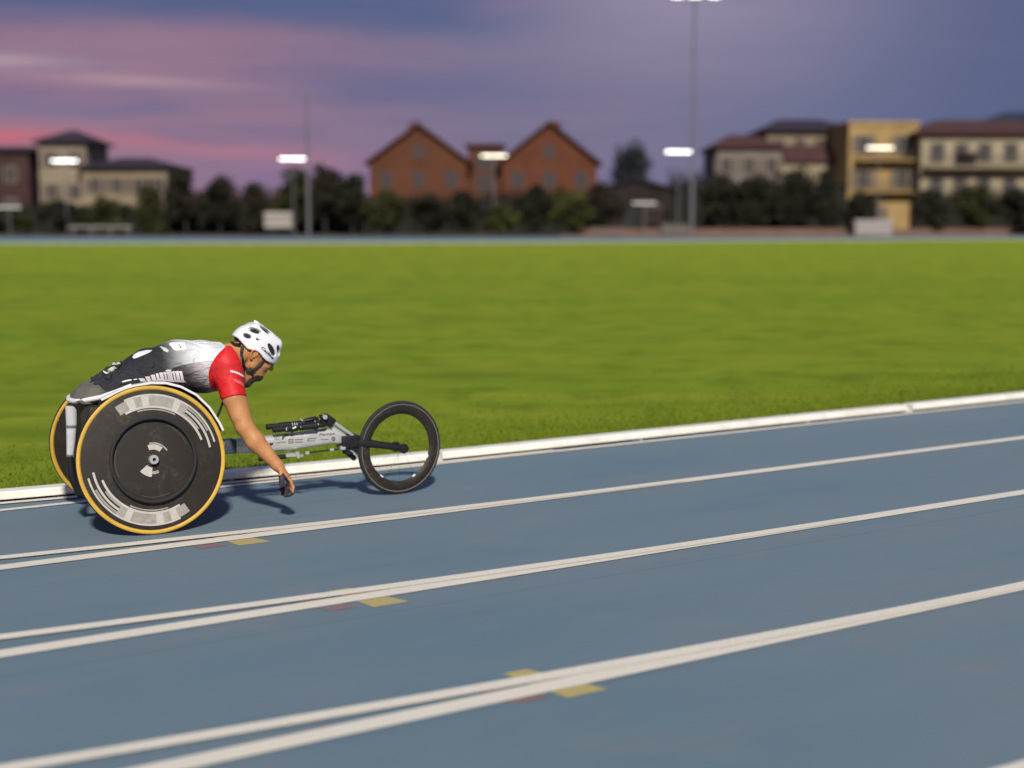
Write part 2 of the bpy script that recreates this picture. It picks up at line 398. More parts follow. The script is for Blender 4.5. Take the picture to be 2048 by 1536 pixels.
# short turf blades near the kerb (one mesh, nobody could count them)
def make_blades():
    N = 60000
    u = RNG.uniform(-1.5, 16, N); dv = RNG.exponential(.45, N); ok = dv < 9; u = u[ok]; dv = dv[ok]
    bv = np.array([bend_v(x, 0, .14) for x in u]); base = np.outer(u, TU) + np.outer(bv + dv, TV); N = len(u)
    h = RNG.uniform(.010, .026, N); ang = RNG.uniform(0, 2 * np.pi, N); w = RNG.uniform(.0025, .005, N) * (1 + dv * .25)
    lean = RNG.normal(0, .012, (N, 2))
    s = np.stack([np.cos(ang), np.sin(ang), np.zeros(N)], 1) * w[:, None]
    v = np.empty((N, 3, 3)); v[:, 0] = base - s; v[:, 1] = base + s; v[:, 2] = base; v[:, 2, :2] += lean; v[:, :2, 2] = .004; v[:, 2, 2] = .006 + h
    me = bpy.data.meshes.new('grass_blades'); me.vertices.add(3 * N); me.loops.add(3 * N); me.polygons.add(N)
    me.vertices.foreach_set('co', v.reshape(-1)); me.loops.foreach_set('vertex_index', np.arange(3 * N, dtype=np.int32))
    me.polygons.foreach_set('loop_start', np.arange(0, 3 * N, 3, dtype=np.int32)); me.update(calc_edges=True)
    m_ = mat('grass_blade', (.125, .165, .011), .75, var=.25, vscale=40., spec=.15); me.materials.append(m_)
    o = link(bpy.data.objects.new('grass_blades', me)); tag(o, 'short green grass blades standing behind the white kerb', 'grass', kind='stuff')
make_blades()

# ================================================================== ORGANIC MESHES (signed distance + surface nets)
class SDF:
    def __init__(s, lo, hi, h):
        s.lo = np.asarray(lo, float); s.h = h; s.n = np.ceil((np.asarray(hi) - s.lo) / h).astype(int) + 1
        s.F = np.full(s.n, 1., np.float32)
    def sub(s, lo, hi):
        a = np.clip(np.floor((np.asarray(lo) - s.lo) / s.h).astype(int), 0, s.n - 1); e = np.clip(np.ceil((np.asarray(hi) - s.lo) / s.h).astype(int) + 1, 1, s.n)
        sl = tuple(slice(int(i), int(j)) for i, j in zip(a, e))
        g = [(s.lo[i] + s.h * np.arange(a[i], e[i])).astype(np.float32) for i in range(3)]
        return sl, np.meshgrid(*g, indexing='ij')
    def merge(s, sl, d, k):
        f = s.F[sl]
        if k > 0:
            hh = np.clip(.5 + .5 * (d - f) / k, 0, 1); s.F[sl] = d * (1 - hh) + f * hh - k * hh * (1 - hh)
        else: s.F[sl] = np.minimum(f, d)
    def cut(s, sl, d, k=0.):
        f = s.F[sl]; d = -d
        if k > 0:
            hh = np.clip(.5 - .5 * (d - f) / k, 0, 1); s.F[sl] = d * (1 - hh) + f * hh + k * hh * (1 - hh)
        else: s.F[sl] = np.maximum(f, d)
    def cap(s, a, b, ra, rb, k=.02, mode='add', inf=0.):
        a = np.asarray(a, float); b = np.asarray(b, float); mg = max(ra, rb) + inf + .05
        sl, (x, y, z) = s.sub(np.minimum(a, b) - mg, np.maximum(a, b) + mg)
        d_ = b - a; L2 = d_ @ d_ + 1e-12
        t = np.clip(((x - a[0]) * d_[0] + (y - a[1]) * d_[1] + (z - a[2]) * d_[2]) / L2, 0, 1)
        q = np.sqrt((x - a[0] - t * d_[0]) ** 2 + (y - a[1] - t * d_[1]) ** 2 + (z - a[2] - t * d_[2]) ** 2) - (ra + t * (rb - ra)) - inf
        (s.merge if mode == 'add' else s.cut)(sl, q, k); return s
    def ell(s, c_, rad, axes=None, k=.02, mode='add', inf=0., p=2.):
        c_ = np.asarray(c_, float); A = np.eye(3) if axes is None else np.asarray(axes, float); rad = np.asarray(rad, float) + inf; mg = rad.max() + .05
        sl, (x, y, z) = s.sub(c_ - mg, c_ + mg); x = x - c_[0]; y = y - c_[1]; z = z - c_[2]
        q = [np.abs(A[i][0] * x + A[i][1] * y + A[i][2] * z) / rad[i] for i in range(3)]
        r_ = (q[0] ** p + q[1] ** p + q[2] ** p) ** (1 / p)
        g = np.sqrt(sum((q[i] / rad[i]) ** 2 for i in range(3))) + 1e-6
        d = np.where(r_ < 1e-3, -rad.min(), r_ * (r_ - 1) / g) if p == 2. else (r_ - 1) * rad.min()
        (s.merge if mode == 'add' else s.cut)(sl, d, k); return s
    def loft(s, nodes, k=.02, inf=0.):
        """nodes (x, z, half width in y, half depth); elliptical section along a path in the x-z plane"""
        for (x0, z0, w0, d0), (x1, z1, w1, d1) in zip(nodes[:-1], nodes[1:]):
            mg = max(d0, d1) + .06 + inf; wm = max(w0, w1) + .06 + inf
            sl, (x, y, z) = s.sub((min(x0, x1) - mg, -wm, min(z0, z1) - mg), (max(x0, x1) + mg, wm, max(z0, z1) + mg))
            dx, dz = x1 - x0, z1 - z0; t = np.clip(((x - x0) * dx + (z - z0) * dz) / (dx * dx + dz * dz), 0, 1)
            n2 = (x - x0 - t * dx) ** 2 + (z - z0 - t * dz) ** 2; w_ = w0 + t * (w1 - w0) + inf; e_ = d0 + t * (d1 - d0) + inf
            s.merge(sl, ((np.abs(y) / w_) ** 2.4 + (np.sqrt(n2) / e_) ** 2.4) ** (1 / 2.4) * np.minimum(w_, e_) - np.minimum(w_, e_), k)
        return s
    def grid(s): return np.meshgrid(*[(s.lo[i] + s.h * np.arange(s.n[i])).astype(np.float32) for i in range(3)], indexing='ij')
    def isect(s, d): s.F = np.maximum(s.F, d.astype(np.float32)); return s
    def mesh(s, name, mats, parent=None, smooth_it=2):
        F = s.F; F[0] = F[-1] = 1; F[:, 0] = F[:, -1] = 1; F[:, :, 0] = F[:, :, -1] = 1
        I = F < 0; nx, ny, nz = F.shape
        cnt = np.zeros((nx - 1, ny - 1, nz - 1), np.uint8)
        for dx in (0, 1):
            for dy in (0, 1):
                for dz in (0, 1): cnt += I[dx:nx - 1 + dx, dy:ny - 1 + dy, dz:nz - 1 + dz]
        act = np.argwhere((cnt > 0) & (cnt < 8)); idx = np.full(cnt.shape, -1, np.int64); idx[tuple(act.T)] = np.arange(len(act))
        acc = np.zeros((len(act), 3)); num = np.zeros(len(act)); co = [(i, j, k) for i in (0, 1) for j in (0, 1) for k in (0, 1)]
        for a in co:
            for ax in range(3):
                if a[ax]: continue
                e = list(a); e[ax] = 1; fa = F[tuple((act + a).T)]; fb = F[tuple((act + e).T)]; m_ = (fa < 0) != (fb < 0)
                t = np.where(m_, fa / np.where(m_, fa - fb, 1), 0); P = np.tile(np.array(a, float), (len(act), 1)); P[:, ax] += t
                acc += P * m_[:, None]; num += m_
        V = s.lo + s.h * (act + acc / num[:, None]); faces = []
        for ax in range(3):
            o1, o2 = [(1, 2), (2, 0), (0, 1)][ax]; A = I; B = np.roll(I, -1, ax); ch = A != B
            slc = [slice(1, -1)] * 3; slc[ax] = slice(0, -1); m_ = np.zeros_like(ch); m_[tuple(slc)] = ch[tuple(slc)]
            q = np.argwhere(m_); ins = I[tuple(q.T)]
            def cell(d1, d2): c_ = q.copy(); c_[:, o1] -= d1; c_[:, o2] -= d2; return idx[tuple(c_.T)]
            Q = np.stack([cell(1, 1), cell(0, 1), cell(0, 0), cell(1, 0)], 1); Q[~ins] = Q[~ins][:, ::-1]; faces.append(Q)
        Q = np.concatenate(faces); Q = Q[(Q >= 0).all(1)]
        for _ in range(smooth_it):
            S = np.zeros_like(V); N = np.zeros(len(V))
            for i in range(4):
                for j in (1, 3): np.add.at(S, Q[:, i], V[Q[:, (i + j) % 4]]); np.add.at(N, Q[:, i], 1)
            V = V * .5 + .5 * S / np.maximum(N, 1)[:, None]
        me = bpy.data.meshes.new(name); me.vertices.add(len(V)); me.loops.add(4 * len(Q)); me.polygons.add(len(Q))
        me.vertices.foreach_set('co', V.reshape(-1)); me.loops.foreach_set('vertex_index', Q.reshape(-1).astype(np.int32))
        me.polygons.foreach_set('loop_start', np.arange(0, 4 * len(Q), 4, dtype=np.int32)); me.update(calc_edges=True); me.validate()
        me.polygons.foreach_set('use_smooth', np.ones(len(me.polygons), dtype=bool))
        for m_ in (mats if isinstance(mats, (list, tuple)) else [mats]): me.materials.append(m_)
        return link(bpy.data.objects.new(name, me), parent)

def bvh_of(o): return BVHTree.FromPolygons([v.co.copy() for v in o.data.vertices], [tuple(p.vertices) for p in o.data.polygons])
def on_surface(bvh, px, py, lift):
    o, d = ray_loc(px, py); d = Vector(d).normalized(); h, n, i, dist = bvh.ray_cast(Vector(o), d)
    if h is None: return None
    return h + n * lift
def decal(name, polys, bvh, m_, parent, lift=.002, split=2.0):
    """flat outlines given along the photograph's rows and columns, laid on the surface they print on"""
    bm = bmesh.new()
    for poly in polys:
        vs = [bm.verts.new((x, y, 0)) for x, y in poly]
        try: bm.faces.new(vs)
        except ValueError: pass
    bmesh.ops.triangulate(bm, faces=bm.faces)
    for _ in range(3):
        ed = [e for e in bm.edges if e.calc_length() > split]
        if not ed: break
        bmesh.ops.subdivide_edges(bm, edges=ed, cuts=1); bmesh.ops.triangulate(bm, faces=bm.faces)
    bad = []
    for v in bm.verts:
        p = on_surface(bvh, v.co.x, v.co.y, lift)
        if p is None: bad.append(v)
        else: v.co = p
    bmesh.ops.delete(bm, geom=bad, context='VERTS')
    me = bpy.data.meshes.new(name); bm.to_mesh(me); bm.free(); me.materials.append(m_)
    return link(bpy.data.objects.new(name, me), parent)
def text_tris(body, shear=0., bold=0.):
    cu = bpy.data.curves.new('lettering', 'FONT'); cu.body = body; cu.size = 1.; cu.shear = shear; cu.resolution_u = 3; cu.offset = bold
    o = bpy.data.objects.new('lettering', cu); COL.objects.link(o); dg = bpy.context.evaluated_depsgraph_get(); dg.update()
    me = bpy.data.meshes.new_from_object(o.evaluated_get(dg)); bpy.data.objects.remove(o)
    P = np.array([v.co[:2] for v in me.vertices]); T = [tuple(p.vertices) for p in me.polygons]; bpy.data.meshes.remove(me)
    w = P[:, 0].max() - P[:, 0].min(); P[:, 0] -= P[:, 0].min(); return P, T, w
def text_decal(name, body, org, along, height, bvh, m_, parent, lift=.002, shear=0., bold=0.):
    """org = lower left in picture points, along = vector of the whole width, height in picture points"""
    P, T, w = text_tris(body, shear, bold); a = np.array(along, float); e = a / np.linalg.norm(a); up = np.array([e[1], -e[0]])
    q = np.array(org) + np.outer(P[:, 0] / w, a) + np.outer(P[:, 1] / .72 * height, up)
    return decal(name, [[tuple(q[i]) for i in t] for t in T], bvh, m_, parent, lift, 4.)

# ================================================================== RACING WHEELCHAIR
M_CARBON = mat('carbon', (.022, .0165, .0125), .55, var=.2, vscale=5., spec=.3)
def dusty(m_, amt):
    T, b = nodes_of(m_); co = objco(T); n1 = T.noise(co, 7., 5, .7, .6); n2 = T.noise(co, 60., 4, .7)
    src = b.inputs['Base Color'].links[0].from_socket; c_ = T.mix(T.m('MULTIPLY', T.m('MULTIPLY', T.sstep(n1, .45, .75), T.sstep(n2, .35, .7)), amt), src, (.16, .14, .115)); T.l.new(c_, b.inputs['Base Color'])
dusty(M_CARBON, .35)
M_BLACK = mat('black_plastic', (.012, .012, .013), .45, spec=.4)
M_TREAD = mat('tyre_tread', (.014, .014, .015), .8)
M_YTYRE = mat('tyre_yellow', (.56, .335, .04), .6, var=.16, vscale=14.); dusty(M_YTYRE, .3)
M_SILVER = mat('brushed_silver', (.62, .60, .56), .34, .45, var=.14, vscale=18.)
M_STEEL = mat('steel', (.72, .71, .69), .25, .6)
M_WHITE = mat('white_gloss', (.78, .76, .74), .32, coat=.3, var=.05, vscale=20.)
M_DECAL = mat('grey_decal', (.30, .27, .235), .55, var=.22, vscale=34.); M_DECAL2 = mat('pale_decal', (.46, .43, .39), .5, var=.12, vscale=40.)
M_SLATE = mat('slate_sleeve', (.035, .05, .07), .6)
M_INK = mat('ink', (.02, .018, .018), .6); M_PRED = mat('print_red', (.5, .02, .015), .5); M_PWHITE = mat('print_white', (.8, .78, .76), .6)
chair = empty('racing_wheelchair', CO_, CHAIR_ROT, label='racing wheelchair with black disc wheels, yellow tyres and a long silver frame', cat='racing wheelchair')

WTRK, CAMB, WR = .7994, .1525, .3408
EX, EY, EZ = np.eye(3)
def rear_wheel(side):
    upv = np.array([0, -side * math.sin(CAMB), math.cos(CAMB)]); c_ = np.array([0, side * WTRK / 2, 0]) + upv * WR
    n = np.array([0, side * math.cos(CAMB), math.sin(CAMB)])     # outward
    prof = [(.004, -.022), (.05, -.022), (.30, -.0135), (.318, -.011), (.318, .011), (.30, .0135), (.10, .0225), (.05, .024), (.004, .024)]
    w = MB().lathe(prof, c_, n, EX, upv, 128).build('rear_wheel', M_CARBON, chair, smooth=True)
    tt = np.linspace(0, 2 * math.pi, 25)[:-1]; rc, mi_ = .3285, .0123
    pr = [(rc + mi_ * math.cos(a), mi_ * math.sin(a)) for a in tt]
    mi = [0 if math.cos(a + math.pi / 24) > .74 else 1 for a in tt]
    MB().lathe(pr, c_, n, EX, upv, 128, mi=mi, close=True).build('tyre', [M_TREAD, M_YTYRE], w, smooth='all')
    tr_ = [(.190 + .0085 * math.cos(a), .037 + .0085 * math.sin(a)) for a in tt]
    pb = MB().lathe(tr_, c_, n, EX, upv, 96, close=True)
    for q in range(6):
        a = q * math.pi / 3 + .4; p = c_ + .190 * (math.cos(a) * EX + math.sin(a) * upv); pb.tube([p + n * .015, p + n * .036], .005, 8)
    pb.build('push_rim', M_TREAD, w, smooth=True)
    hb = MB().lathe([(.0085, .03), (.0085, .052), (.019, .052), (.0215, .048), (.0215, .022)], c_, n, EX, upv, 32)
    hb.lathe([(.0005, .034), (.009, .034)], c_, n, EX, upv, 24, mi=1); hb.build('hub', [M_STEEL, M_BLACK], w, smooth=True)
    def prof_t(r): return np.interp(r, [.05, .10, .30, .3155], [.024, .0225, .0135, .011])
    def sector(bld, r0, r1, d0, d1, lift=.0012, mi=0):
        k = max(3, int(abs(d1 - d0) / 2)); bld.lathe([(r0, prof_t(r0) + lift), ((r0 + r1) / 2, prof_t((r0 + r1) / 2) + lift), (r1, prof_t(r1) + lift)], c_, n, EX, upv, k, mi=mi, a0=R(d0), a1=R(d1))
    db = MB(); sg = 1 if side < 0 else -1
    for base in (0, 180):
        A = lambda a: (a + base)
        cuts = [52, 60, 66, 75, 81, 90, 97, 104, 111, 116, 122]
        for i, (a, e) in enumerate(zip(cuts[:-1], cuts[1:])): sector(db, .246, .292, A(a), A(e), .0012, i % 2 if i % 3 else 0)
        sector(db, .236, .246, A(18), A(117), .0016, 1); sector(db, .292, .3, A(12), A(112), .0016, 1)
        sector(db, .264, .274, A(8), A(52), .0016, 1); sector(db, .247, .256, A(30), A(52), .0012, 0); sector(db, .280, .289, A(24), A(52), .0012, 0)
        sector(db, .226, .232, A(60), A(104), .0016, 0)
    sector(db, .046, .070, 48, 108, .0012, 1); sector(db, .072, .079, 30, 100, .0016, 0)
    sector(db, .036, .078, 218, 262, .0012, 1); sector(db, .052, .066, 262, 292, .0016, 0)
    for a0 in (20, 96, 160, 250): sector(db, .168, .171, a0, a0 + 44, .0012, 2)
    db.build('wheel_decal', [M_DECAL, M_DECAL2, mat('carbon_sheen', (.075, .066, .055), .4)], w, fixn=False)
    return w
near_wheel = rear_wheel(-1); far_wheel = rear_wheel(1)

# front wheel, steered a little to the left
ST = .1261; RF = .2442; WB = 1.3588
fd = np.array([math.cos(ST), math.sin(ST), 0]); fnv = np.array([-math.sin(ST), math.cos(ST), 0]); fc = np.array([WB, 0, RF])
prof = [(.180, -.004), (.176, 0), (.180, .004), (.196, .0115), (.215, .0125), (.224, .0105), (.224, -.0105), (.215, -.0125), (.196, -.0115)]
fwh = MB().lathe(prof, fc, fnv, fd, EZ, 128, close=True).build('front_wheel', M_CARBON, chair, smooth=True)
tt = np.linspace(0, 2 * math.pi, 21)[:-1]
MB().lathe([(.2325 + .0118 * math.cos(a), .0118 * math.sin(a)) for a in tt], fc, fnv, fd, EZ, 128, close=True).build('tyre', M_TREAD, fwh, smooth='all')
MB().lathe([(.225, -.0122), (.2285, -.0128), (.2285, .0128), (.225, .0122)], fc, fnv, fd, EZ, 128).build('rim_line', mat('rim_grey', (.2, .19, .175), .35), fwh, smooth=True)
MB().lathe([(.001, -.036), (.012, -.036), (.016, -.03), (.010, -.02), (.010, .02), (.016, .03), (.012, .036), (.001, .036)], fc, fnv, fd, EZ, 24).build('hub', M_BLACK, fwh, smooth=True)
sp = MB()
for i in range(12):
    a = i * math.pi / 6; s_ = 1 if i % 2 else -1; dr = math.cos(a) * fd + math.sin(a) * EZ
    sp.tube([fc + dr * .012 + fnv * s_ * .022, fc + dr * .180], .00055, 5)
sp.build('spokes', mat('dark_spoke', (.05, .05, .05), .4, .8), fwh)
for a in (R(-62), R(-128), R(-20)):
    dr = math.cos(a) * fd + math.sin(a) * EZ; tg = -math.sin(a) * fd + math.cos(a) * EZ
    MB().tube([fc + dr * .177 - tg * .009, fc + dr * .177 + tg * .009], .005, 8).build('valve_tape', M_PWHITE, fwh)

# fork: crown and one long blade on each side
fk_ = MB()
for s_ in (-1, 1):
    a = np.array([1.085, s_ * .034, .300]); e = fc + fnv * s_ * .042
    fk_.tube([a, a * .75 + e * .25, a * .4 + e * .6, e], [.022, .021, .016, .0155], 12, flat=((0, 1, 0), .5))
    fk_.tube([e - fnv * s_ * .010, e + fnv * s_ * .010], .026, 20)
fk_.box((1.03, -.045, .270), (1.125, .045, .330))
fk_.tube([(1.055, 0, .255), (1.09, 0, .225), (1.112, 0, .20)], [.018, .016, .012], 10)
fork = fk_.build('fork', M_BLACK, chair, smooth=True, bevel=.004)
# main frame: flattened silver tube that narrows to the head
fr = MB(); secs = [(.02, .315, .030, .030), (.44, .316, .031, .030), (.50, .316, .036, .031), (.62, .313, .0415, .032), (.80, .319, .0415, .032), (.97, .3315, .0405, .031), (1.03, .318, .032, .026), (1.085, .302, .018, .02)]
v = []; f = []; q = 20
for (x, z, hz, hy) in secs:
    for j in range(q):
        a = 2 * math.pi * j / q; ca, sa = math.cos(a), math.sin(a)
        v.append((x, hy * math.copysign(abs(ca) ** .62, ca), z + hz * math.copysign(abs(sa) ** .62, sa)))
for i in range(len(secs) - 1):
    for j in range(q): f.append((i * q + j, i * q + (j + 1) % q, (i + 1) * q + (j + 1) % q, (i + 1) * q + j))
f += [tuple(range(q)), tuple((len(secs) - 1) * q + j for j in range(q))]
frame = fr.raw(v, f).build('frame', M_SILVER, chair, smooth=True)
MB().tube([(0, -.335, .336), (0, .335, .336)], .017, 16).build('axle_tube', M_BLACK, frame, smooth=True)
MB().box((.425, -.036, .281), (.486, .036, .351)).build('coupler', M_SLATE, frame, bevel=.008, smooth=True)
bf = bvh_of(frame)
text_decal('lettering', 'Pemax', (638, 872.5), (33, -3), 6.2, bf, M_INK, frame, .0015, .3)
text_decal('lettering', 'NO1', (549, 880), (11, -1), 6.5, bf, M_INK, frame, .0015)
text_decal('lettering', 'catlike', (551, 886.6), (20, -1.6), 3.2, bf, M_INK, frame, .0015)
decal('logo', [[(538.5, 887), (541.5, 885), (544, 886.5), (547.5, 883), (545.5, 889.5), (541, 891.5)]], bf, M_INK, frame, .0015)
decal('logo', [[(564, 873.5), (571, 868.8), (577.5, 867.6), (572.5, 872), (567, 878), (563, 880)]], bf, mat('leaf_green', (.05, .07, .045), .5), frame, .0015)
sq = lambda x0, y0, x1, y1, d=-.4: [(x0, y0), (x1, y0 + d), (x1, y1 + d), (x0, y1)]
decal('logo', [sq(527.5, 882, 534.5, 890.5)], bf, M_PRED, frame, .0013); [decal('logo', [q_], bf, M_PWHITE, frame, .0022) for q_ in (sq(528.5, 883.5, 530, 888), sq(531, 883.2, 532.6, 887.7))]
decal('logo', [sq(577, 878.5, 586.5, 887, -.8)], bf, M_INK, frame, .0013); decal('logo', [sq(578.2, 879.6, 585.3, 885.8, -.7)], bf, M_SILVER, frame, .0022)
text_decal('lettering', 'H', (579.5, 885.2), (4.5, -.4), 5., bf, M_INK, frame, .003)
M_GREY = mat('print_grey', (.13, .13, .13), .6)
for q_ in (sq(589.5, 878.5, 606, 880), sq(590, 883.8, 606, 885.2), sq(616, 876.3, 633, 878), sq(614, 881.2, 630, 882.4), sq(641, 878.5, 657, 879.7), sq(581, 870.2, 607, 871.4, -1.5), sq(615, 877, 617, 882)): decal('logo', [q_], bf, M_GREY, frame, .0015)
decal('logo', [[(666.5 + 4 * math.cos(t), 877.5 + 4.4 * math.sin(t)) for t in np.linspace(0, 6.28, 14)[:-1]]], bf, mat('logo_dark', (.09, .08, .08), .5), frame, .0015)
text_decal('lettering', 'P', (664.8, 880.3), (3.4, -.3), 5.2, bf, M_SILVER, frame, .0024)
# steering strut: two bright rods under a black clamp
stt = MB()
for s_ in (-1, 1):
    stt.tube([(.985, s_ * .014, .412), (1.115, s_ * .016, .312)], .008, 12)
stt.tube([(.97, 0, .390), (1.09, 0, .300)], .010, 10)
stt.build('steering_strut', M_STEEL, chair, smooth=True)
clp = MB(); a = math.atan2(-.100, .13); Mx = Matrix.Translation((.968, 0, .413)) @ Matrix.Rotation(-a, 4, 'Y')
clp.box((-.026, -.03, -.026), (.03, .03, .024), M=Mx); clp.tube([(.946, -.045, .428), (.946, .045, .428)], .011, 12)
clamp = clp.build('clamp', M_BLACK, chair, smooth=True, bevel=.005)
MB().tube([(.939, -.047, .436), (.939, -.033, .436)], .012, 10).tube([(.936, -.034, .402), (.95, -.034, .393)], .006, 8).build('bolts', M_STEEL, clamp, smooth=True)
# handlebar with grips and brake lever
hbm = MB()
for s_ in (-1, 1):
    y_ = s_ * .052
    hbm.tube([(.955, s_ * .02, .398), (.93, y_, .398), (.86, y_, .397), (.80, y_, .396), (.70, y_, .392)], [.012, .0125, .0125, .0125, .0125], 12)
    hbm.tube([(.725, y_, .392), (.664, y_, .391)], .0145, 14); hbm.tube([(.79, y_, .394), (.728, y_, .3915)], .0175, 14)
    hbm.tube([(.885, y_, .397), (.80, y_, .394)], [.019, .017], 14)
    hbm.tube([(.768, y_, .386), (.755, y_, .374)], [.012, .009], 8)
    hbm.tube([(.895, y_, .395), (.885, y_, .372)], [.009, .005], 8)
hbar = hbm.build('handlebar', M_BLACK, chair, smooth=True)
MB().tube([(.815, -.056, .425), (.85, -.056, .430), (.885, -.056, .434), (.896, -.055, .428)], [.008, .014, .014, .010], 10, flat=((0, 0, 1), .8)).box((.836, -.062, .405), (.893, -.042, .430)).build('brake_lever', M_BLACK, hbar, smooth=True)
fits = [MB().tube([(x - .004, -.06, .420), (x, -.06, .404)], .0035, 8) for x in (.765, .777, .788)] + [MB().tube([(.760, -.069, .392), (.778, -.069, .400)], .0045, 8), MB().tube([(.728, -.0705, .402), (.728, -.0705, .384)], .0032, 8), MB().tube([(.800, -.069, .397), (.803, -.069, .397)], .005, 8), MB().tube([(.805, -.057, .436), (.818, -.058, .426)], .005, 8), MB().tube([(.876, -.064, .421), (.880, -.064, .421)], .006, 8), MB().tube([(.893, -.068, .410), (.896, -.068, .403)], .004, 8)]
for fit in fits: fit.build('fitting', M_STEEL, hbar, smooth=True)
# compensator below the frame
MB().tube([(.60, -.02, .245), (.74, -.02, .247)], .012, 10).tube([(.70, -.02, .247), (.80, -.02, .252)], .007, 8).tube([(.845, -.026, .258), (1.06, -.026, .266)], .0042, 8).tube([(1.00, -.026, .285), (1.02, -.026, .268)], .003, 6).box((1.05, -.035, .235), (1.115, .02, .280)).build('compensator', M_BLACK, chair, smooth=True)
for fit in (MB().box((.735, -.036, .246), (.785, -.008, .262)), MB().tube([(.79, -.036, .268), (.80, -.036, .240)], .012, 10), MB().tube([(.815, -.034, .25), (.82, -.034, .243)], .008, 8), MB().box((.838, -.034, .252), (.856, -.018, .266)), MB().tube([(.966, -.032, .264), (.985, -.032, .265)], .0075, 10), MB().tube([(1.018, -.036, .270), (1.045, -.036, .270)], .0115, 10), MB().tube([(.655, -.03, .235), (.66, -.03, .225)], .006, 8), MB().tube([(1.09, -.036, .238), (1.11, -.036, .22)], .0035, 6), MB().tube([(1.075, -.038, .255), (1.10, -.038, .238)], .0035, 6)): fit.build('compensator_fitting', M_STEEL, chair, smooth=True)
# side guards over the wheels
def guard(side):
    pts = [(-.205, .616), (-.13, .648), (-.06, .670), (.02, .681), (.09, .677), (.16, .656), (.23, .615), (.29, .552), (.335, .478), (.352, .44)]
    P = np.array([(x, side * (.262 + .02 * abs(z - .68)), z) for x, z in pts]); 
    T = np.gradient(P, axis=0); v = []; f = []
    for p, t in zip(P, T):
        t = t / np.linalg.norm(t); nn = np.cross(EY, t); nn /= np.linalg.norm(nn)
        if nn[2] < 0: nn = -nn
        for (a, e) in ((-.022, -.006), (-.024, -.001), (-.022, .004), (.024, .004), (.026, -.001), (.024, -.006)): v.append(p + side * EY * a * .75 + nn * e)
    q = 6; k = len(P)
    for i in range(k - 1):
        for j in range(q): f.append((i * q + j, i * q + (j + 1) % q, (i + 1) * q + (j + 1) % q, (i + 1) * q + j))
    f += [tuple(range(q)), tuple((k - 1) * q + j for j in range(q))]
    g_ = MB().raw(v, f).build('side_guard', M_WHITE, chair, smooth=True)
    pl = [(x, z - .006) for x, z in pts] + [(.30, .36), (.1, .30), (-.15, .34), (-.22, .5)]
    MB().prism(pl, side * .234, side * .240, 1).build('guard_panel', M_CARBON, g_)
guard(-1); guard(1)
hoop_ = [(-.06, -.248, .668), (-.14, -.246, .640), (-.20, -.240, .617), (-.27, -.20, .600), (-.318, -.11, .592), (-.333, 0, .592), (-.318, .11, .592), (-.27, .20, .600), (-.20, .240, .617), (-.14, .246, .640), (-.06, .248, .668)]
hoop = [(-.06, -.250, .668), (-.13, -.240, .642), (-.19, -.205, .618), (-.245, -.14, .600), (-.285, -.06, .590), (-.298, 0, .588), (-.290, .055, .592), (-.255, .10, .604), (-.20, .135, .622), (-.12, .19, .648), (-.06, .24, .668)]
MB().tube(hoop, .0120, 12).build('seat_hoop', M_WHITE, chair, smooth=True)
PZ = [loc(142, 812, -.02), loc(143, 845, -.02), loc(142, 880, -.02), loc(140, 912, -.02)]
ps = MB().tube(PZ, [.0265, .025, .021, .016], 14, flat=((0, 1, 0), .7)).build('rear_post', mat('post_grey', (.50, .50, .52), .5, var=.12, vscale=25.), chair, smooth=True)
MB().tube([loc(142.6, 850, -.02), loc(142.6, 855, -.02)], .0262, 14, flat=((0, 1, 0), .75)).build('strap', M_GREY, ps, smooth=True)
MB().tube([loc(141, 909, -.02), loc(140.6, 914, -.02)], .0185, 14, flat=((0, 1, 0), .75)).build('strap', M_GREY, ps, smooth=True)
MB().tube([loc(140, 912, -.02), loc(143, 950, -.02), loc(158, 985, -.01), np.array([-.1, -.01, .16]), np.array([.1, 0, .25])], [.016, .022, .024, .02, .02], 12).build('foot_cradle', M_BLACK, chair, smooth=True)
sh = [(-.17, .20), (-.245, .36), (-.255, .52), (-.245, .578), (-.12, .582), (.10, .60), (.16, .50), (.16, .30), (.05, .24)]
MB().prism(sh, -.212, .212, 1).build('seat_bucket', M_CARBON, chair, bevel=.02, smooth=True)
MB().tube([(.335, -.245, .500), (.372, -.20, .55), (.385, -.18, .575)], .006, 8).build('hip_strap', M_BLACK, chair)

# ================================================================== ATHLETE
def skin_mat():
    m_ = mat('skin', (.44, .215, .10), .55, sub=.08, spec=.35); T, b = nodes_of(m_); co = objco(T)
    n1 = T.noise(co, 16., 4, .6); n2 = T.noise(co, 130., 3, .6)
    c_ = T.mix(T.sstep(n1, .35, .7), (.45, .205, .078), (.53, .245, .098)); c_ = T.mix(T.m('MULTIPLY', T.sstep(n2, .45, .7), .25), c_, (.30, .13, .06))
    T.l.new(c_, b.inputs['Base Color'])
    bn = T.add('ShaderNodeBump'); bn.inputs['Strength'].default_value = .25; bn.inputs['Distance'].default_value = .003
    T.l.new(n2, bn.inputs['Height']); T.l.new(bn.outputs[0], b.inputs['Normal']); return m_
M_SKIN = skin_mat()
HC = np.array([.613, 0, .790]); HF = np.array([.839, 0, -.545]); HU = np.array([.545, 0, .839]); HAX = np.array([HF, EY, HU])
def hp(f_, s_, u_): return HC + f_ * HF + s_ * EY + u_ * HU
TORSO = [(-.185, .600, .12, .065), (-.15, .59, .15, .105), (-.05, .635, .148, .10), (.08, .695, .155, .11), (.22, .722, .170, .12), (.34, .715, .170, .12), (.42, .712, .13, .105)]
ARM_N = dict(sh=(.405, -.175, .745), up=(.415, -.245, .585), el=(.452, -.288, .452), fm=(.494, -.312, .385), wr=(.586, -.36, .268))
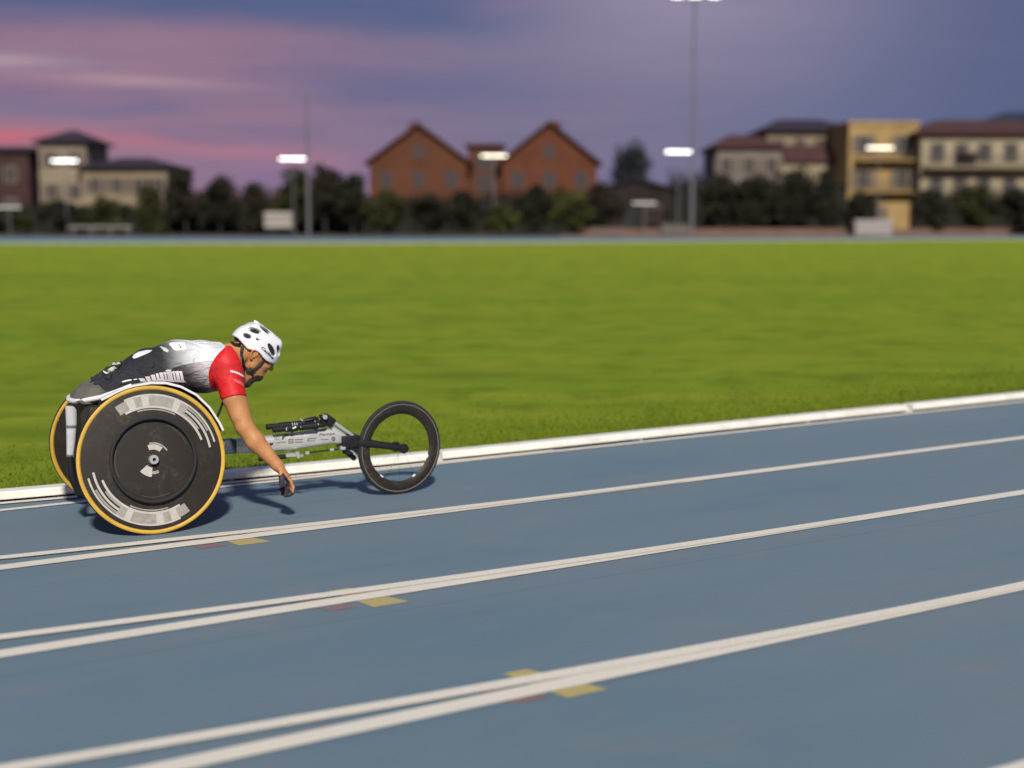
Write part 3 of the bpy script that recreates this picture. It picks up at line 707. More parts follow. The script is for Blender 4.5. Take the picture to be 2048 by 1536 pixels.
ARM_F = dict(sh=(.405, .170, .722), up=(.34, .31, .66), el=(.285, .40, .595), fm=(.32, .42, .52), wr=(.395, .432, .395))
def hand_parts(A, side, d0, p0):
    wr = np.array(A['wr']); d = np.array(d0, float); d /= np.linalg.norm(d); p = np.array(p0, float); p -= d * (p @ d); p /= np.linalg.norm(p); w = np.cross(d, p)
    pc = wr + d * .050; palm = (pc, (.050, .040, .0175), np.array([d, w, p])); segs = []
    for i, (off, sc) in enumerate(((-.030, .92), (-.010, 1.02), (.010, 1.), (.029, .84))):
        q = pc + d * .040 + w * off; L = [.042 * sc, .026 * sc, .021 * sc]; r_ = [.0092, .0084, .0076, .0066]; ang = [16 + 8 * i, 52 + 9 * i, 92 + 9 * i]
        for l_, a, ra, rb in zip(L, ang, r_[:-1], r_[1:]):
            e = q + l_ * (math.cos(R(a)) * d + math.sin(R(a)) * p); segs.append((q, e, ra, rb, i)); q = e
    sg = -1.
    q = pc - d * .022 + w * sg * .030 + p * .006
    for dv, l_, ra, rb in ((d * .62 + w * sg * .62 + p * .48, .042, .0125, .0105), (d * .75 + w * sg * .10 + p * .66, .030, .0102, .0078)):
        dv = dv / np.linalg.norm(dv); e = q + dv * l_; segs.append((q, e, ra, rb, 9)); q = e
    return palm, segs, (wr, d, p, w, pc)
HN = hand_parts(ARM_N, -1, (.60, -.10, -.78), (-.78, .12, -.60)); HFAR = hand_parts(ARM_F, 1, (.30, .03, -.95), (-.6, -.5, -.2))

S = SDF((-.36, -.50, .08), (.80, .52, 1.0), .0045)
S.loft(TORSO, .03, -.017)
for A in (ARM_N, ARM_F):
    y = A['sh'][1]; sh_ = np.array(A['sh'])
    S.cap(sh_ + [0, 0, .0], sh_ + np.array([.004, 0, -.02]), .072, .066, .04)
    S.cap(sh_ + np.array([0, 0, -.015]), A['up'], .060, .0515, .03); S.cap(A['up'], A['el'], .0515, .043, .012); S.cap(A['el'], A['fm'], .0425, .0455, .012); S.cap(A['fm'], A['wr'], .0455, .0275, .012)
    u_ = np.array(A['up']); e_ = np.array(A['el']); S.cap(u_ * .6 + sh_ * .4 + [.018, 0, 0], u_ * .2 + e_ * .8 + [.012, 0, 0], .036, .030, .02)      # biceps
    S.cap(u_ * .7 + sh_ * .3 + [-.016, 0, 0], u_ * .4 + e_ * .6 + [-.012, 0, 0], .036, .03, .02)
for palm, segs, fr_ in (HN, HFAR):
    S.cap(fr_[0], fr_[0] + fr_[1] * .02, .0275, .024, .012); S.ell(palm[0], palm[1], palm[2], .012)
    for a, e, ra, rb, i in segs: S.cap(a, e, ra, rb, .0035)
# legs folded in the seat
for s_ in (-1, 1):
    S.cap((-.10, s_ * .085, .49), (.11, s_ * .085, .43), .080, .072, .03); S.cap((.11, s_ * .085, .40), (-.16, s_ * .085, .34), .056, .038, .03); S.cap((-.16, s_ * .085, .34), (-.19, s_ * .085, .31), .036, .03, .02)
# neck and head
S.cap(hp(-.045, 0, -.045), (.43, 0, .752), .056, .068, .03); S.cap(hp(.012, 0, -.095), (.47, 0, .675), .038, .055, .03); S.cap(hp(.028, 0, -.128), (.495, 0, .640), .032, .05, .02)
for s_ in (-1, 1): S.cap(hp(-.05, s_ * .035, -.05), (.455, s_ * .07, .745), .026, .04, .03)
S.ell(hp(-.012, 0, .006), (.095, .073, .085), HAX, .02); S.ell(hp(.032, 0, -.055), (.062, .056, .076), HAX, .03)
S.ell(hp(.070, 0, -.115), (.022, .026, .018), HAX, .02)
for s_ in (-1, 1):
    S.cap(hp(.068, s_ * .014, -.112), hp(.004, s_ * .048, -.085), .017, .018, .02); S.cap(hp(.004, s_ * .048, -.085), hp(-.012, s_ * .060, -.035), .018, .018, .02)
    S.ell(hp(.066, s_ * .036, -.046), (.024, .02, .020), HAX, .02); S.cap(hp(.087, s_ * .036, -.010), hp(.096, s_ * .006, -.012), .0115, .012, .012)
    S.ell(hp(.100, s_ * .030, -.029), (.013, .015, .010), HAX, .010, 'cut')
    S.cap(hp(.101, s_ * .010, -.055), hp(.097, s_ * .011, -.056), .0085, .008, .006)
    # ear: rim, bowl, lobe
    HC = HC - .016 * HF
    ear = [hp(-.002, s_ * .076, -.050), hp(.004, s_ * .081, -.034), hp(-.004, s_ * .087, -.018), hp(-.020, s_ * .090, -.016), hp(-.030, s_ * .089, -.030), hp(-.028, s_ * .085, -.048), hp(-.016, s_ * .080, -.064), hp(-.006, s_ * .077, -.068)]
    for a, e in zip(ear[:-1], ear[1:]): S.cap(a, e, .0052, .0052, .004)
    S.ell(hp(-.013, s_ * .077, -.04), (.016, .006, .024), HAX, .004)
    HC = HC + .016 * HF
S.cap(hp(.096, 0, -.014), hp(.109, 0, -.048), .008, .0105, .008); S.ell(hp(.112, 0, -.052), (.010, .011, .009), HAX, .006)
S.cap(hp(.089, -.016, -.078), hp(.092, .016, -.078), .0075, .0075, .006); S.cap(hp(.087, -.013, -.0905), hp(.087, .013, -.0905), .0078, .0078, .005)
person = S.mesh('person', M_SKIN, None, 2)
person.location = tuple(CO_); person.rotation_euler = (0, 0, CHAIR_ROT)
tag(person, 'athlete in white helmet and red sleeved jersey crouched low in a racing wheelchair', 'person')
eb = MB()
for s_ in (-1, 1):
    c_ = hp(.083, s_ * .031, -.027)
    o = SDF(c_ - .02, c_ + .02, .002); o.ell(c_, (.0125,) * 3, None, 0.)
    o.mesh('eye', mat('eye_dark', (.05, .035, .03), .25), person, 1)
# beard and brows
B_ = SDF(hp(.02, -.09, -.12) - .13, hp(.02, .09, -.12) + .13, .004)
B_.ell(hp(.070, 0, -.115), (.025, .029, .021), HAX, .02); B_.cap(hp(.045, 0, -.122), (.548, 0, .634), .030, .034, .02)
for s_ in (-1, 1): B_.cap(hp(.068, s_ * .014, -.113), hp(.004, s_ * .046, -.094), .0195, .019, .02)
x, y, z = B_.grid(); uu_ = (x - HC[0]) * HU[0] + (z - HC[2]) * HU[2]; ff_ = (x - HC[0]) * HF[0] + (z - HC[2]) * HF[2]
B_.isect((uu_ + .098) - .12 * np.clip(.06 - ff_, 0, .1)); B_.isect(-(ff_ + .03))
B_.mesh('beard', mat('beard', (.035, .022, .016), .9, bump=.7, bscale=180.), person, 1)
MB().tube([hp(.101, -.012, -.006), hp(.100, -.028, -.002), hp(.090, -.044, -.008)], [.004, .005, .003], 8).tube([hp(.101, .012, -.006), hp(.100, .028, -.002), hp(.090, .044, -.008)], [.004, .005, .003], 8).build('eyebrows', mat('brow', (.04, .025, .018), .9), person, smooth=True)

# ---- jersey
def jersey_mat():
    m_ = mat('jersey', (.8, .8, .8), .75, spec=.25); T, b = nodes_of(m_); co = objco(T); x, y, z = T.xyz(co)
    wob = T.m('MULTIPLY', T.m('SUBTRACT', T.noise(co, 5., 3, .5), .5), .05)
    seam = T.m('ADD', T.m('MULTIPLY', T.m('SUBTRACT', x, .24), .08), T.m('SUBTRACT', .752, T.m('MULTIPLY', T.m('POWER', T.m('MAXIMUM', T.m('SUBTRACT', .24, x), 0.), 2.), 1.5)))
    t1 = T.sstep(T.m('ADD', x, wob), .10, .285)                                   # back panel: charcoal into white
    top = T.mix(t1, (.026, .027, .032), (.76, .75, .76))
    low = T.m('ADD', T.m('SUBTRACT', x, .285), T.m('MULTIPLY', T.m('SUBTRACT', z, .70), .75))
    t2 = T.sstep(T.m('ADD', low, wob), -.09, .085)
    side = T.mix(t2, (.040, .036, .038), (.66, .60, .62))
    is_side = T.m('LESS_THAN', z, seam)
    c_ = T.mix(is_side, top, side)
    sl = T.m('LESS_THAN', T.m('ABSOLUTE', T.m('SUBTRACT', z, seam)), .0016); c_ = T.mix(T.m('MULTIPLY', sl, .5), c_, (.12, .12, .125))
    T.l.new(c_, b.inputs['Base Color'])
    fold = T.noise(T.comb(T.m('MULTIPLY', x, 1.), T.m('MULTIPLY', y, 1.), T.m('MULTIPLY', z, 1.6)), 16., 3, .5, 1.2); weave = T.noise(co, 420., 2, .5)
    bn = T.add('ShaderNodeBump'); bn.inputs['Strength'].default_value = .8; bn.inputs['Distance'].default_value = .03
    T.l.new(T.m('ADD', fold, T.m('MULTIPLY', weave, .06)), bn.inputs['Height']); T.l.new(bn.outputs[0], b.inputs['Normal']); return m_
J = SDF((-.26, -.40, .40), (.55, .40, .90), .005)
J.loft(TORSO, .03, 0.)
for A in (ARM_N, ARM_F):
    sh_ = np.array(A['sh']); J.cap(sh_, sh_ + np.array([.004, 0, -.02]), .078, .070, .04); J.cap(sh_ + np.array([0, 0, -.015]), np.array(A['up']) * .5 + sh_ * .5, .060, .050, .03)
J.cap(hp(-.06, 0, -.075), (.43, 0, .752), .056, .074, .03)
x, y, z = J.grid()
J.F += (.003 * np.sin(x * 60 + 9 * z) * np.sin(z * 47 + y * 30) * np.clip((.36 - x) * 6, 0, 1)).astype(np.float32)
J.isect((x - .448) * .86 + (z - .775) * .5 * -1 * .0 + (z - .775) * .34)      # neckline
J.isect(-(x + .165) * .9 - (z - .64) * .44)                                    # hem at the hips
jersey = J.mesh('jersey', jersey_mat(), person, 1)
def red_mat():
    m_ = mat('red_sleeve', (.55, .012, .012), .6, spec=.3); T, b = nodes_of(m_); co = objco(T); n1 = T.noise(co, 14., 3, .5, 1.)
    T.l.new(T.mix(T.sstep(n1, .4, .75), (.56, .010, .012), (.60, .03, .035)), b.inputs['Base Color'])
    bn = T.add('ShaderNodeBump'); bn.inputs['Strength'].default_value = .4; bn.inputs['Distance'].default_value = .015; T.l.new(n1, bn.inputs['Height']); T.l.new(bn.outputs[0], b.inputs['Normal']); return m_
M_REDS = red_mat(); sleeves = {}
for A in (ARM_N, ARM_F):
    sh_ = np.array(A['sh']); sd = np.sign(sh_[1]); up_ = np.array(A['up']); L = SDF((.20, min(sd * .03, sd * .45), .45), (.56, max(sd * .03, sd * .45), .90), .0045)
    L.loft(TORSO, .03, .0035)
    L.cap(sh_, sh_ + np.array([.004, 0, -.02]), .0835, .0775, .04); L.cap(sh_ + np.array([0, 0, -.015]), up_, .0685, .0595, .03); L.cap(up_, up_ + (up_ - sh_) * .3, .0595, .058, .01)
    L.cap(hp(-.06, 0, -.075), (.43, 0, .752), .056, .0775, .03)
    x, y, z = L.grid(); ax = (up_ - sh_) / np.linalg.norm(up_ - sh_)
    L.isect((x - up_[0]) * ax[0] + (y - up_[1]) * ax[1] + (z - up_[2]) * ax[2] - .004)      # cuff
    cc = (.462, sd * .22, .690) if sd < 0 else (.43, sd * .25, .70)
    L.isect(np.sqrt((x - cc[0]) ** 2 + ((y - cc[1]) * .62) ** 2 + (z - cc[2]) ** 2) - .149)   # raglan seam
    L.isect((x - .448) * .86 + (z - .775) * .34)
    L.isect(.055 - sd * y)
    sleeves[sd] = L.mesh('sleeve', M_REDS, person, 1)
# ---- trousers
Tm = SDF((-.36, -.26, .24), (.22, .26, .74), .006)
Tm.loft([(-.240, .575, .12, .045), (-.215, .578, .135, .066), (-.17, .565, .15, .104), (-.10, .61, .148, .10)], .03, .002)
for s_ in (-1, 1):
    Tm.cap((-.10, s_ * .085, .49), (.11, s_ * .085, .43), .092, .078, .03); Tm.cap((.11, s_ * .085, .40), (-.16, s_ * .085, .34), .062, .045, .03)
x, y, z = Tm.grid(); Tm.isect(np.minimum(.583 - z, -(x + .10))); Tm.F += (.004 * np.sin(x * 55 + 20 * z) * np.sin(y * 40 + z * 33)).astype(np.float32)
def trouser_mat():
    m_ = mat('trousers', (.06, .055, .045), .85); T, b = nodes_of(m_); co = objco(T); x, y, z = T.xyz(co)
    n = T.noise(co, 8., 3, .5); T.l.new(T.mix(T.sstep(T.m('ADD', T.m('SUBTRACT', -.13, x), T.m('MULTIPLY', T.m('SUBTRACT', n, .5), .12)), .0, .07), (.03, .03, .033), (.115, .105, .085)), b.inputs['Base Color']); return m_
Tm.mesh('trousers', trouser_mat(), person, 1)
# bunched cloth and belt where jersey meets trousers
bj = bvh_of(jersey)
wb = SDF((-.30, -.22, .48), (.02, .22, .80), .004)
for (px, py, r_, yl) in ((196, 757, .017, -.03), (206, 750, .016, -.04), (190, 764, .014, -.02), (215, 742, .015, -.05), (228, 735, .014, -.06), (240, 730, .012, -.06), (200, 764, .018, -.08), (222, 752, .016, -.10)):
    c_ = loc(px, py, yl); wb.cap(c_ + [-.012, 0, -.006], c_ + [.012, .05, .006], r_, r_ * .8, .008)
wb.mesh('waist_folds', mat('dark_cloth', (.022, .023, .028), .85, var=.2, vscale=40.), person, 1)
M_PALEP = mat('pale_print', (.55, .60, .48), .6, var=.15, vscale=60.)
bw = bvh_of(person.children[-1])
for poly in ([(222, 728), (228, 724.5), (238, 725), (241, 728.5), (232, 730), (225, 731)], [(214, 740), (222, 735.5), (229, 732.5), (233, 735), (236, 738), (228, 742), (218, 743)], [(206, 741), (212, 744), (219, 746), (216, 748.5), (209, 746)]):
    decal('cloth_print', [poly], bw, M_PALEP, person.children[-1] if False else bpy.data.objects['waist_folds'], .003)
# prints on the jersey
decal('back_patch', [[(338, 688.5), (341, 685.8), (366, 684.2), (369.5, 686), (373, 698), (370, 700.5), (352, 702), (347, 700)]], bj, M_PWHITE, jersey, .0022)
decal('back_patch', [[(357, 690.5), (359, 690.2), (360, 692.5), (358, 692.8)], [(359.5, 694), (362.5, 693.5), (363.5, 696.5), (360.5, 697)]], bj, M_GREY, jersey, .004)
decal('back_patch', [[(319.5, 694), (323, 693.2), (333, 697), (338.5, 702), (335, 705.3), (328, 702.5)]], bj, M_PALEP, jersey, .0022)
decal('back_patch', [[(265, 715), (269, 709), (278, 704), (292, 701), (305, 700.8), (299, 706), (288, 710.5), (276, 715.5), (268, 718)]], bj, M_PWHITE, jersey, .0022)
bars = []
for i, (x0, w_, t_, bt) in enumerate(((277, 11, 757, 763), (290, 9, 753, 762), (301, 8, 750, 761), (311, 5, 747.5, 761), (318, 7, 745.5, 761.5), (327, 4, 744, 762), (333, 10, 743, 763), (345, 4, 742.5, 763), (351, 6, 742.5, 763.5), (359, 5, 743, 764))):
    bars.append([(x0, t_), (x0 + w_, t_ - .8), (x0 + w_ + 4.5, bt + .6), (x0 + 4, bt)])
bars.append([(326, 744), (362, 742.4), (363, 745.5), (326, 747.5)]); bars.append([(316, 757.5), (369, 760.5), (371, 764.2), (312, 761)]); bars.append([(330, 740.5), (336, 738.8), (343, 739.5), (342, 742), (333, 742.5)])
decal('side_lettering', bars, bj, mat('print_pinkish', (.62, .56, .58), .6, var=.12, vscale=70.), jersey, .0028)
bars = [[(243, 763.5), (252, 760.3), (264, 759.2), (262, 761.5), (253, 763), (246, 765)], [(266, 759.8), (272, 757.8), (275, 758.5), (270, 760.3)]]
decal('side_lettering', bars, bj, M_PWHITE, jersey, .003)
bs = bvh_of(sleeves[-1.])
sw = [[(460.5 + i * 3.1, 741 + i * .55 + .09 * i * i), (462.6 + i * 3.1, 740 + i * .55 + .09 * i * i), (463.6 + i * 3.1, 744 + i * .6 + .1 * i * i), (461.4 + i * 3.1, 744.6 + i * .6 + .1 * i * i)] for i in range(9)]
decal('sleeve_lettering', sw, bs, M_PWHITE, sleeves[-1.], .003)
decal('sleeve_lettering', [[(465, 757), (472, 759), (480, 763), (486, 768), (487, 774), (480, 769), (470, 764)]], bs, mat('print_rose', (.60, .10, .11), .6), sleeves[-1.], .003)

# ---- glove on each hand
for palm, segs, (wr, d, p, w, pc) in (HN, HFAR):
    G = SDF(pc - .13, pc + .13, .004)
    G.ell(palm[0], palm[1], palm[2], .012, inf=.005)
    for a, e, ra, rb, i in segs: G.cap(a, e, ra, rb, .004, inf=.004)
    x, y, z = G.grid(); rel = lambda ax: (x - pc[0]) * ax[0] + (y - pc[1]) * ax[1] + (z - pc[2]) * ax[2]
    back = np.minimum(-(rel(p)) - .002, -(rel(d)) + .052)     # leave the back of the hand and the first finger joints bare
    G.isect(np.where(rel(d) < .046, -(rel(p)) + .004, -(rel(p)) + .026)); G.isect(-(rel(d)) - .014)
    G.mesh('glove', mat('glove', (.035, .028, .036), .65, var=.3, vscale=50.), person, 1)

# ---- helmet
H_ = SDF(HC - .20, HC + .20, .0034)
H_.ell(hp(-.016, 0, -.006), (.130, .096, .113), HAX, 0., p=2.12)
for s_ in (-1, 0, 1): H_.cap(hp(.055, s_ * .036, .064), hp(-.075, s_ * .042, .074), .030, .026, .02)           # raised ribs
H_.cap(hp(-.040, 0, .100), hp(-.085, 0, .108), .014, .006, .008); H_.ell(hp(-.075, 0, .094), (.024, .012, .006), HAX, .003, 'cut')
x, y, z = H_.grid(); uu_ = (x - HC[0]) * HU[0] + (z - HC[2]) * HU[2]; ff_ = (x - HC[0]) * HF[0] + (z - HC[2]) * HF[2]
rim = -.036 + .016 * np.exp(-((ff_ + .02) / .035) ** 2) + .010 * np.clip((ff_ - .05) / .05, 0, 1) + .026 * np.clip((-.07 - ff_) / .06, 0, 1)
H_.isect(rim - uu_)
H_.ell(hp(-.014, 0, -.006), (.114, .082, .098), HAX, 0., 'cut')
def vent(cx, cy, L, T_, ang, yl):
    c_ = loc(cx, cy, yl); k_ = 1 / 437.; a = R(ang)
    e1 = np.array([math.cos(a), 0, -math.sin(a)]); e3 = np.array([math.sin(a), 0, math.cos(a)])
    for s_ in (1, -1):
        cc = c_ * np.array([1, s_, 1]); H_.ell(cc, (L * k_ / 2, .045, T_ * k_ / 2), np.array([e1, EY, e3]), .003, 'cut')
vent(509.3, 661, 34, 11.5, 22, -.078); vent(495.8, 672, 22, 12, 22, -.088); vent(532.5, 661, 33, 9, 38, -.06); vent(542.5, 699.5, 32, 11, 60, -.075); vent(555.5, 700, 25, 8, 78, -.05); vent(480.5, 652.5, 17, 5, -36, -.06)
for f0 in (.06, -.01): H_.cap(hp(f0 + .02, 0, .12), hp(f0 - .045, 0, .12), .011, .011, .003, 'cut')
M_HELM = mat('helmet_white', (.74, .74, .755), .3, coat=.4, spec=.5)
helmet = H_.mesh('helmet', M_HELM, person, 1)
Ln = SDF(HC - .18, HC + .18, .004); Ln.ell(hp(-.014, 0, -.006), (.118, .0865, .1015), HAX, 0.); x, y, z = Ln.grid(); Ln.isect((-.036 + .022) - ((x - HC[0]) * HU[0] + (z - HC[2]) * HU[2]))
Ln.ell(hp(-.014, 0, -.010), (.106, .080, .094), HAX, 0., 'cut')
Ln.mesh('liner', mat('liner', (.012, .011, .012), .8), helmet, 1)
bh = bvh_of(helmet)
text_decal('lettering', 'Catlike', (521.5, 696.2), (23.5, 22.5), 5.6, bh, M_INK, helmet, .0016, .15, .025)
decal('logo', [[(511, 678.5), (514.3, 674.2), (515.2, 677), (517, 678.6), (521, 678.2), (518, 680.3), (513.5, 680.6)]], bh, M_INK, helmet, .0016)
hb_ = bvh_of(person)
def strap_path(pts, lift=.003):
    out = []
    for px, py in pts:
        p_ = on_surface(hb_, px, py, lift)
        if p_ is not None: out.append(np.array(p_))
    return out
st1 = [hp(-.095, -.072, -.036)] + strap_path([(482.5, 706), (483, 718), (485.5, 729), (491, 737), (498, 742)])
st2 = strap_path([(498, 742), (508, 738), (517, 731), (525, 723), (530.5, 717.5)]) + [hp(.062, -.066, -.034)]
M_STRAP = mat('strap_black', (.02, .017, .017), .7); J0 = st1[-1]; flip = np.array([1, -1, 1])
for sg in (1, -1):
    mb = MB(); fl = np.array([1, sg, 1])
    for stp in (st1, st2):
        if len(stp) > 2: mb.tube([p_ * fl for p_ in stp], .0080, 8)
    mb.tube([(J0 + [-.014, -.004, .003]) * fl, (J0 + [.016, -.004, .0]) * fl], .0105, 8)
    if sg == 1: mb.tube([J0 + [-.004, 0, 0], J0, hp(.03, -.045, -.125), hp(.045, 0, -.142), hp(.03, .045, -.125), J0 * flip], .006, 8)
    mb.build('strap', M_STRAP, helmet, smooth=True)
MB().tube([hp(-.105, -.055, -.035), hp(-.118, -.03, -.048), hp(-.122, 0, -.052), hp(-.118, .03, -.048), hp(-.105, .055, -.035)], [.010, .012, .016, .012, .010], 10).tube([hp(-.128, -.012, -.048), hp(-.134, -.012, -.050)], .013, 10).build('fit_dial', M_BLACK, helmet, smooth=True)

# ================================================================== BEYOND THE FIELD
def leafmesh(name, centers, radii, n, size, m_, parent, flat=1., seed=0, hollow=.35):
    rg = np.random.default_rng(seed); ce = np.asarray(centers, float); ra = np.asarray(radii, float)
    if ra.ndim == 1: ra = np.repeat(ra[:, None], 3, 1)
    vol = ra.prod(1) ** (2 / 3); pick = rg.choice(len(ce), n, p=vol / vol.sum())
    d = rg.normal(size=(n, 3)); d /= np.linalg.norm(d, axis=1)[:, None]; rr = (hollow + (1 - hollow) * rg.random(n) ** .6) * (1 + .16 * rg.normal(size=n))
    P = ce[pick] + d * rr[:, None] * ra[pick]; P[:, 2] = np.maximum(P[:, 2], .03)
    t = rg.normal(size=(n, 3)) + d * .6; t /= np.linalg.norm(t, axis=1)[:, None]; a = np.cross(t, rg.normal(size=(n, 3))); a /= np.linalg.norm(a, axis=1)[:, None]; b_ = np.cross(t, a)
    s_ = size * rg.uniform(.55, 1.35, n)[:, None]
    v = np.stack([P - a * s_, P - b_ * s_ * .55, P + a * s_, P + b_ * s_ * .55], 1)
    me = bpy.data.meshes.new(name); me.vertices.add(4 * n); me.loops.add(4 * n); me.polygons.add(n); me.vertices.foreach_set('co', v.reshape(-1)); me.loops.foreach_set('vertex_index', np.arange(4 * n, dtype=np.int32))
    me.polygons.foreach_set('loop_start', np.arange(0, 4 * n, 4, dtype=np.int32)); me.update(calc_edges=True); me.materials.append(m_)
    return link(bpy.data.objects.new(name, me), parent)
def leaf_mat(name, base, vs=.8):
    m_ = mat(name, base, .8, spec=.2); T, b = nodes_of(m_); co = objco(T); n1 = T.noise(co, vs, 3, .6); n2 = T.noise(co, 9., 2, .6)
    c_ = T.mix(T.sstep(n1, .35, .68), tuple(x * .6 for x in base), tuple(x * 1.35 for x in base)); c_ = T.mix(T.m('MULTIPLY', T.sstep(n2, .5, .75), .45), c_, (base[0] * 1.9, base[1] * 1.7, base[2] * 1.2)); T.l.new(c_, b.inputs['Base Color']); return m_
L_DARK = leaf_mat('leaf_dark', (.021, .021, .012)); L_OLIVE = leaf_mat('leaf_olive', (.036, .037, .012)); L_BLUE = leaf_mat('leaf_bluegreen', (.013, .018, .018)); L_BROWN = leaf_mat('leaf_brownish', (.029, .024, .016)); L_BUSH = leaf_mat('leaf_bush', (.055, .058, .016))
M_BARK = mat('bark', (.035, .028, .022), .9, var=.3, vscale=4., bump=.5, bscale=12.)
tree_n = 0
def tree(name, label, cat, px, top, half_px, Y, m_, group, kind='round', trunk_px=None, leaves=2600, size=.17):
    """crown centred on column px whose top stands at row top; half_px half width in picture points"""
    global tree_n; tree_n += 1; rg = np.random.default_rng(100 + tree_n)
    X = atx(px, Y); H = atz(top, Y); w = half_px / FPX * Y
    o = empty(name, (X, Y, -.02), label=label, cat=cat, group=group)
    cs, rs = [], []
    low = .25 if kind in ('hedge', 'shrub') else (.30 if kind == 'round' else .12)
    k = 16 if kind == 'round' else 12
    for i in range(k):
        t = (i + .5) / k; zz = H * (low + (1 - low) * t * .92)
        env = w * (math.sin(math.pi * min(1, .18 + .80 * t)) ** .6 if kind != 'cone' else (1.05 - t)); env = max(env, .2)
        a = rg.uniform(0, 6.28); r_ = env * rg.uniform(.2, .75); sz = max(.28, min(w * rg.uniform(.36, .55), H * .22))
        cs.append((math.cos(a) * r_, math.sin(a) * r_ * .8, zz)); rs.append((sz, sz, sz * .85))
    leafmesh('crown', cs, rs, leaves, size, m_, o, seed=tree_n)
    tb = MB(); hh = H * (low + .35); bend = rg.normal(0, .12, 2)
    tb.tube([(0, 0, 0), (bend[0] * .4, bend[1] * .4, hh * .5), (bend[0], bend[1], hh)], [max(.06, H * .022), H * .016, H * .009], 8)
    for (cx, cy, cz) in cs[::3]: tb.tube([(bend[0] * .5, bend[1] * .5, hh * .55), ((cx + bend[0]) / 2, cy / 2, (cz + hh * .6) / 2), (cx, cy, cz)], [H * .010, H * .007, H * .004], 6)
    tb.build('trunk', M_BARK, o, smooth=True); return o
GT = 'trees and shrubs behind the far track'
for (px, top, hw, Y, m_, kind, lab) in [
    (40, 424, 55, 108, L_OLIVE, 'hedge', 'low olive shrub at the left edge in front of the reddish house'),
    (120, 404, 60, 111, L_DARK, 'hedge', 'dark shrub below the tall beige house on the left'),
    (215, 398, 60, 110, L_OLIVE, 'hedge', 'olive green shrub between the two beige houses on the left'),
    (300, 376, 52, 111, L_OLIVE, 'cone', 'pointed olive tree in front of the low beige house on the left'),
    (372, 340, 40, 113, L_BROWN, 'round', 'dark tree at the right end of the low beige house'),
    (440, 362, 46, 112, L_DARK, 'round', 'dark tree in the gap of pink sky left of the pole'),
    (508, 368, 40, 111, L_BROWN, 'cone', 'dark brownish pointed tree behind the small white board'),
    (590, 342, 48, 112, L_OLIVE, 'round', 'olive tree beside the bare pole right of the pink sky gap'),
    (650, 330, 40, 113, L_BROWN, 'round', 'dark tree left of the orange brick house'),
    (706, 352, 44, 110, L_DARK, 'round', 'dark tree at the left corner of the orange brick house'),
    (770, 386, 52, 108, L_OLIVE, 'hedge', 'dark green shrub below the left gable of the orange house'),
    (850, 392, 55, 108, L_DARK, 'hedge', 'very dark shrub under the middle of the left orange gable'),
    (930, 386, 52, 109, L_DARK, 'hedge', 'dark shrub under the link between the orange gables'),
    (1000, 412, 50, 105, L_BUSH, 'hedge', 'pale green bush in front of the orange house'),
    (1075, 378, 56, 109, L_DARK, 'hedge', 'dark shrub below the right orange gable'),
    (1135, 384, 54, 106, L_BUSH, 'hedge', 'yellowish green bush below the right orange gable'),
    (1200, 372, 48, 110, L_BROWN, 'hedge', 'brownish shrub at the right corner of the orange house'),
    (1258, 290, 58, 128, L_BLUE, 'round', 'round blue black tree standing right of the orange house'),
    (1440, 352, 44, 108, L_BROWN, 'round', 'brownish dark tree just right of the floodlight mast'),
    (1508, 358, 62, 107, L_DARK, 'round', 'dark tree in front of the low dark red roof'),
    (1585, 342, 56, 109, L_DARK, 'round', 'tall dark tree in front of the long beige house'),
    (1652, 336, 36, 107, L_DARK, 'cone', 'dark tree left of the orange yellow house'),
    (1712, 386, 36, 106, L_DARK, 'hedge', 'dark shrub below the orange yellow house, left of its doorway'),
    (1868, 384, 44, 107, L_DARK, 'hedge', 'dark shrub right of the orange yellow house'),
    (1945, 376, 54, 107, L_OLIVE, 'hedge', 'olive shrub below the balconies on the right'),
    (2030, 382, 56, 106, L_DARK, 'hedge', 'dark shrub at the right edge below the balconies'),
    (-60, 372, 60, 112, L_DARK, 'round', 'dark tree outside the left edge'), (2130, 372, 60, 110, L_DARK, 'round', 'dark tree past the right edge')]:
    tree('tree' if kind in ('round', 'cone') else 'shrub', lab, 'tree' if kind in ('round', 'cone') else 'shrub', px, top, hw, Y, m_, GT, kind)
# ivy hedge behind them closes the view of the ground
def hedge(px0, px1, top, Y, label, m_):
    x0, x1, H = atx(px0, Y), atx(px1, Y), atz(top, Y); o = empty('hedge', ((x0 + x1) / 2, Y, -.02), label=label, cat='hedge', group='clipped hedges behind the far track')
    n = int((x1 - x0) / .7) + 1; cs = []; rs = []; rg = np.random.default_rng(int(px0) + 900)
    for i in range(n):
        for zz in (.3, .65, .95): cs.append(((i + .5) / n * (x1 - x0) - (x1 - x0) / 2, rg.normal(0, .1), H * zz * .9)); rs.append((.6, .5, H * .22))
    leafmesh('foliage', cs, rs, 1100 * n // 6 + 600, .15, m_, o, seed=int(px0) + 500, hollow=.1)
    core = MB().box((-(x1 - x0) / 2, -.3, 0), ((x1 - x0) / 2, .3, H * .82)); core.build('stems', mat('hedge_core', (.010, .010, .007), .95), o)
hedge(-120, 330, 412, 114.5, 'long dark hedge on the left behind the low white bench', L_DARK)
hedge(332, 700, 378, 115.5, 'tall dark hedge under the gap of pink sky behind the white board', L_DARK)
hedge(702, 960, 393, 114.5, 'dark hedge below the left orange gable', L_DARK)
hedge(962, 1185, 385, 114.5, 'dark hedge below the right orange gable', L_BROWN)
hedge(1338, 1424, 348, 114., 'dark grey green hedge behind the floodlight mast', L_BROWN)
hedge(1418, 1692, 360, 112.5, 'tall dark hedge under the long beige house', L_DARK)
hedge(1694, 1750, 402, 112.5, 'short dark hedge left of the doorway of the orange yellow house', L_DARK)
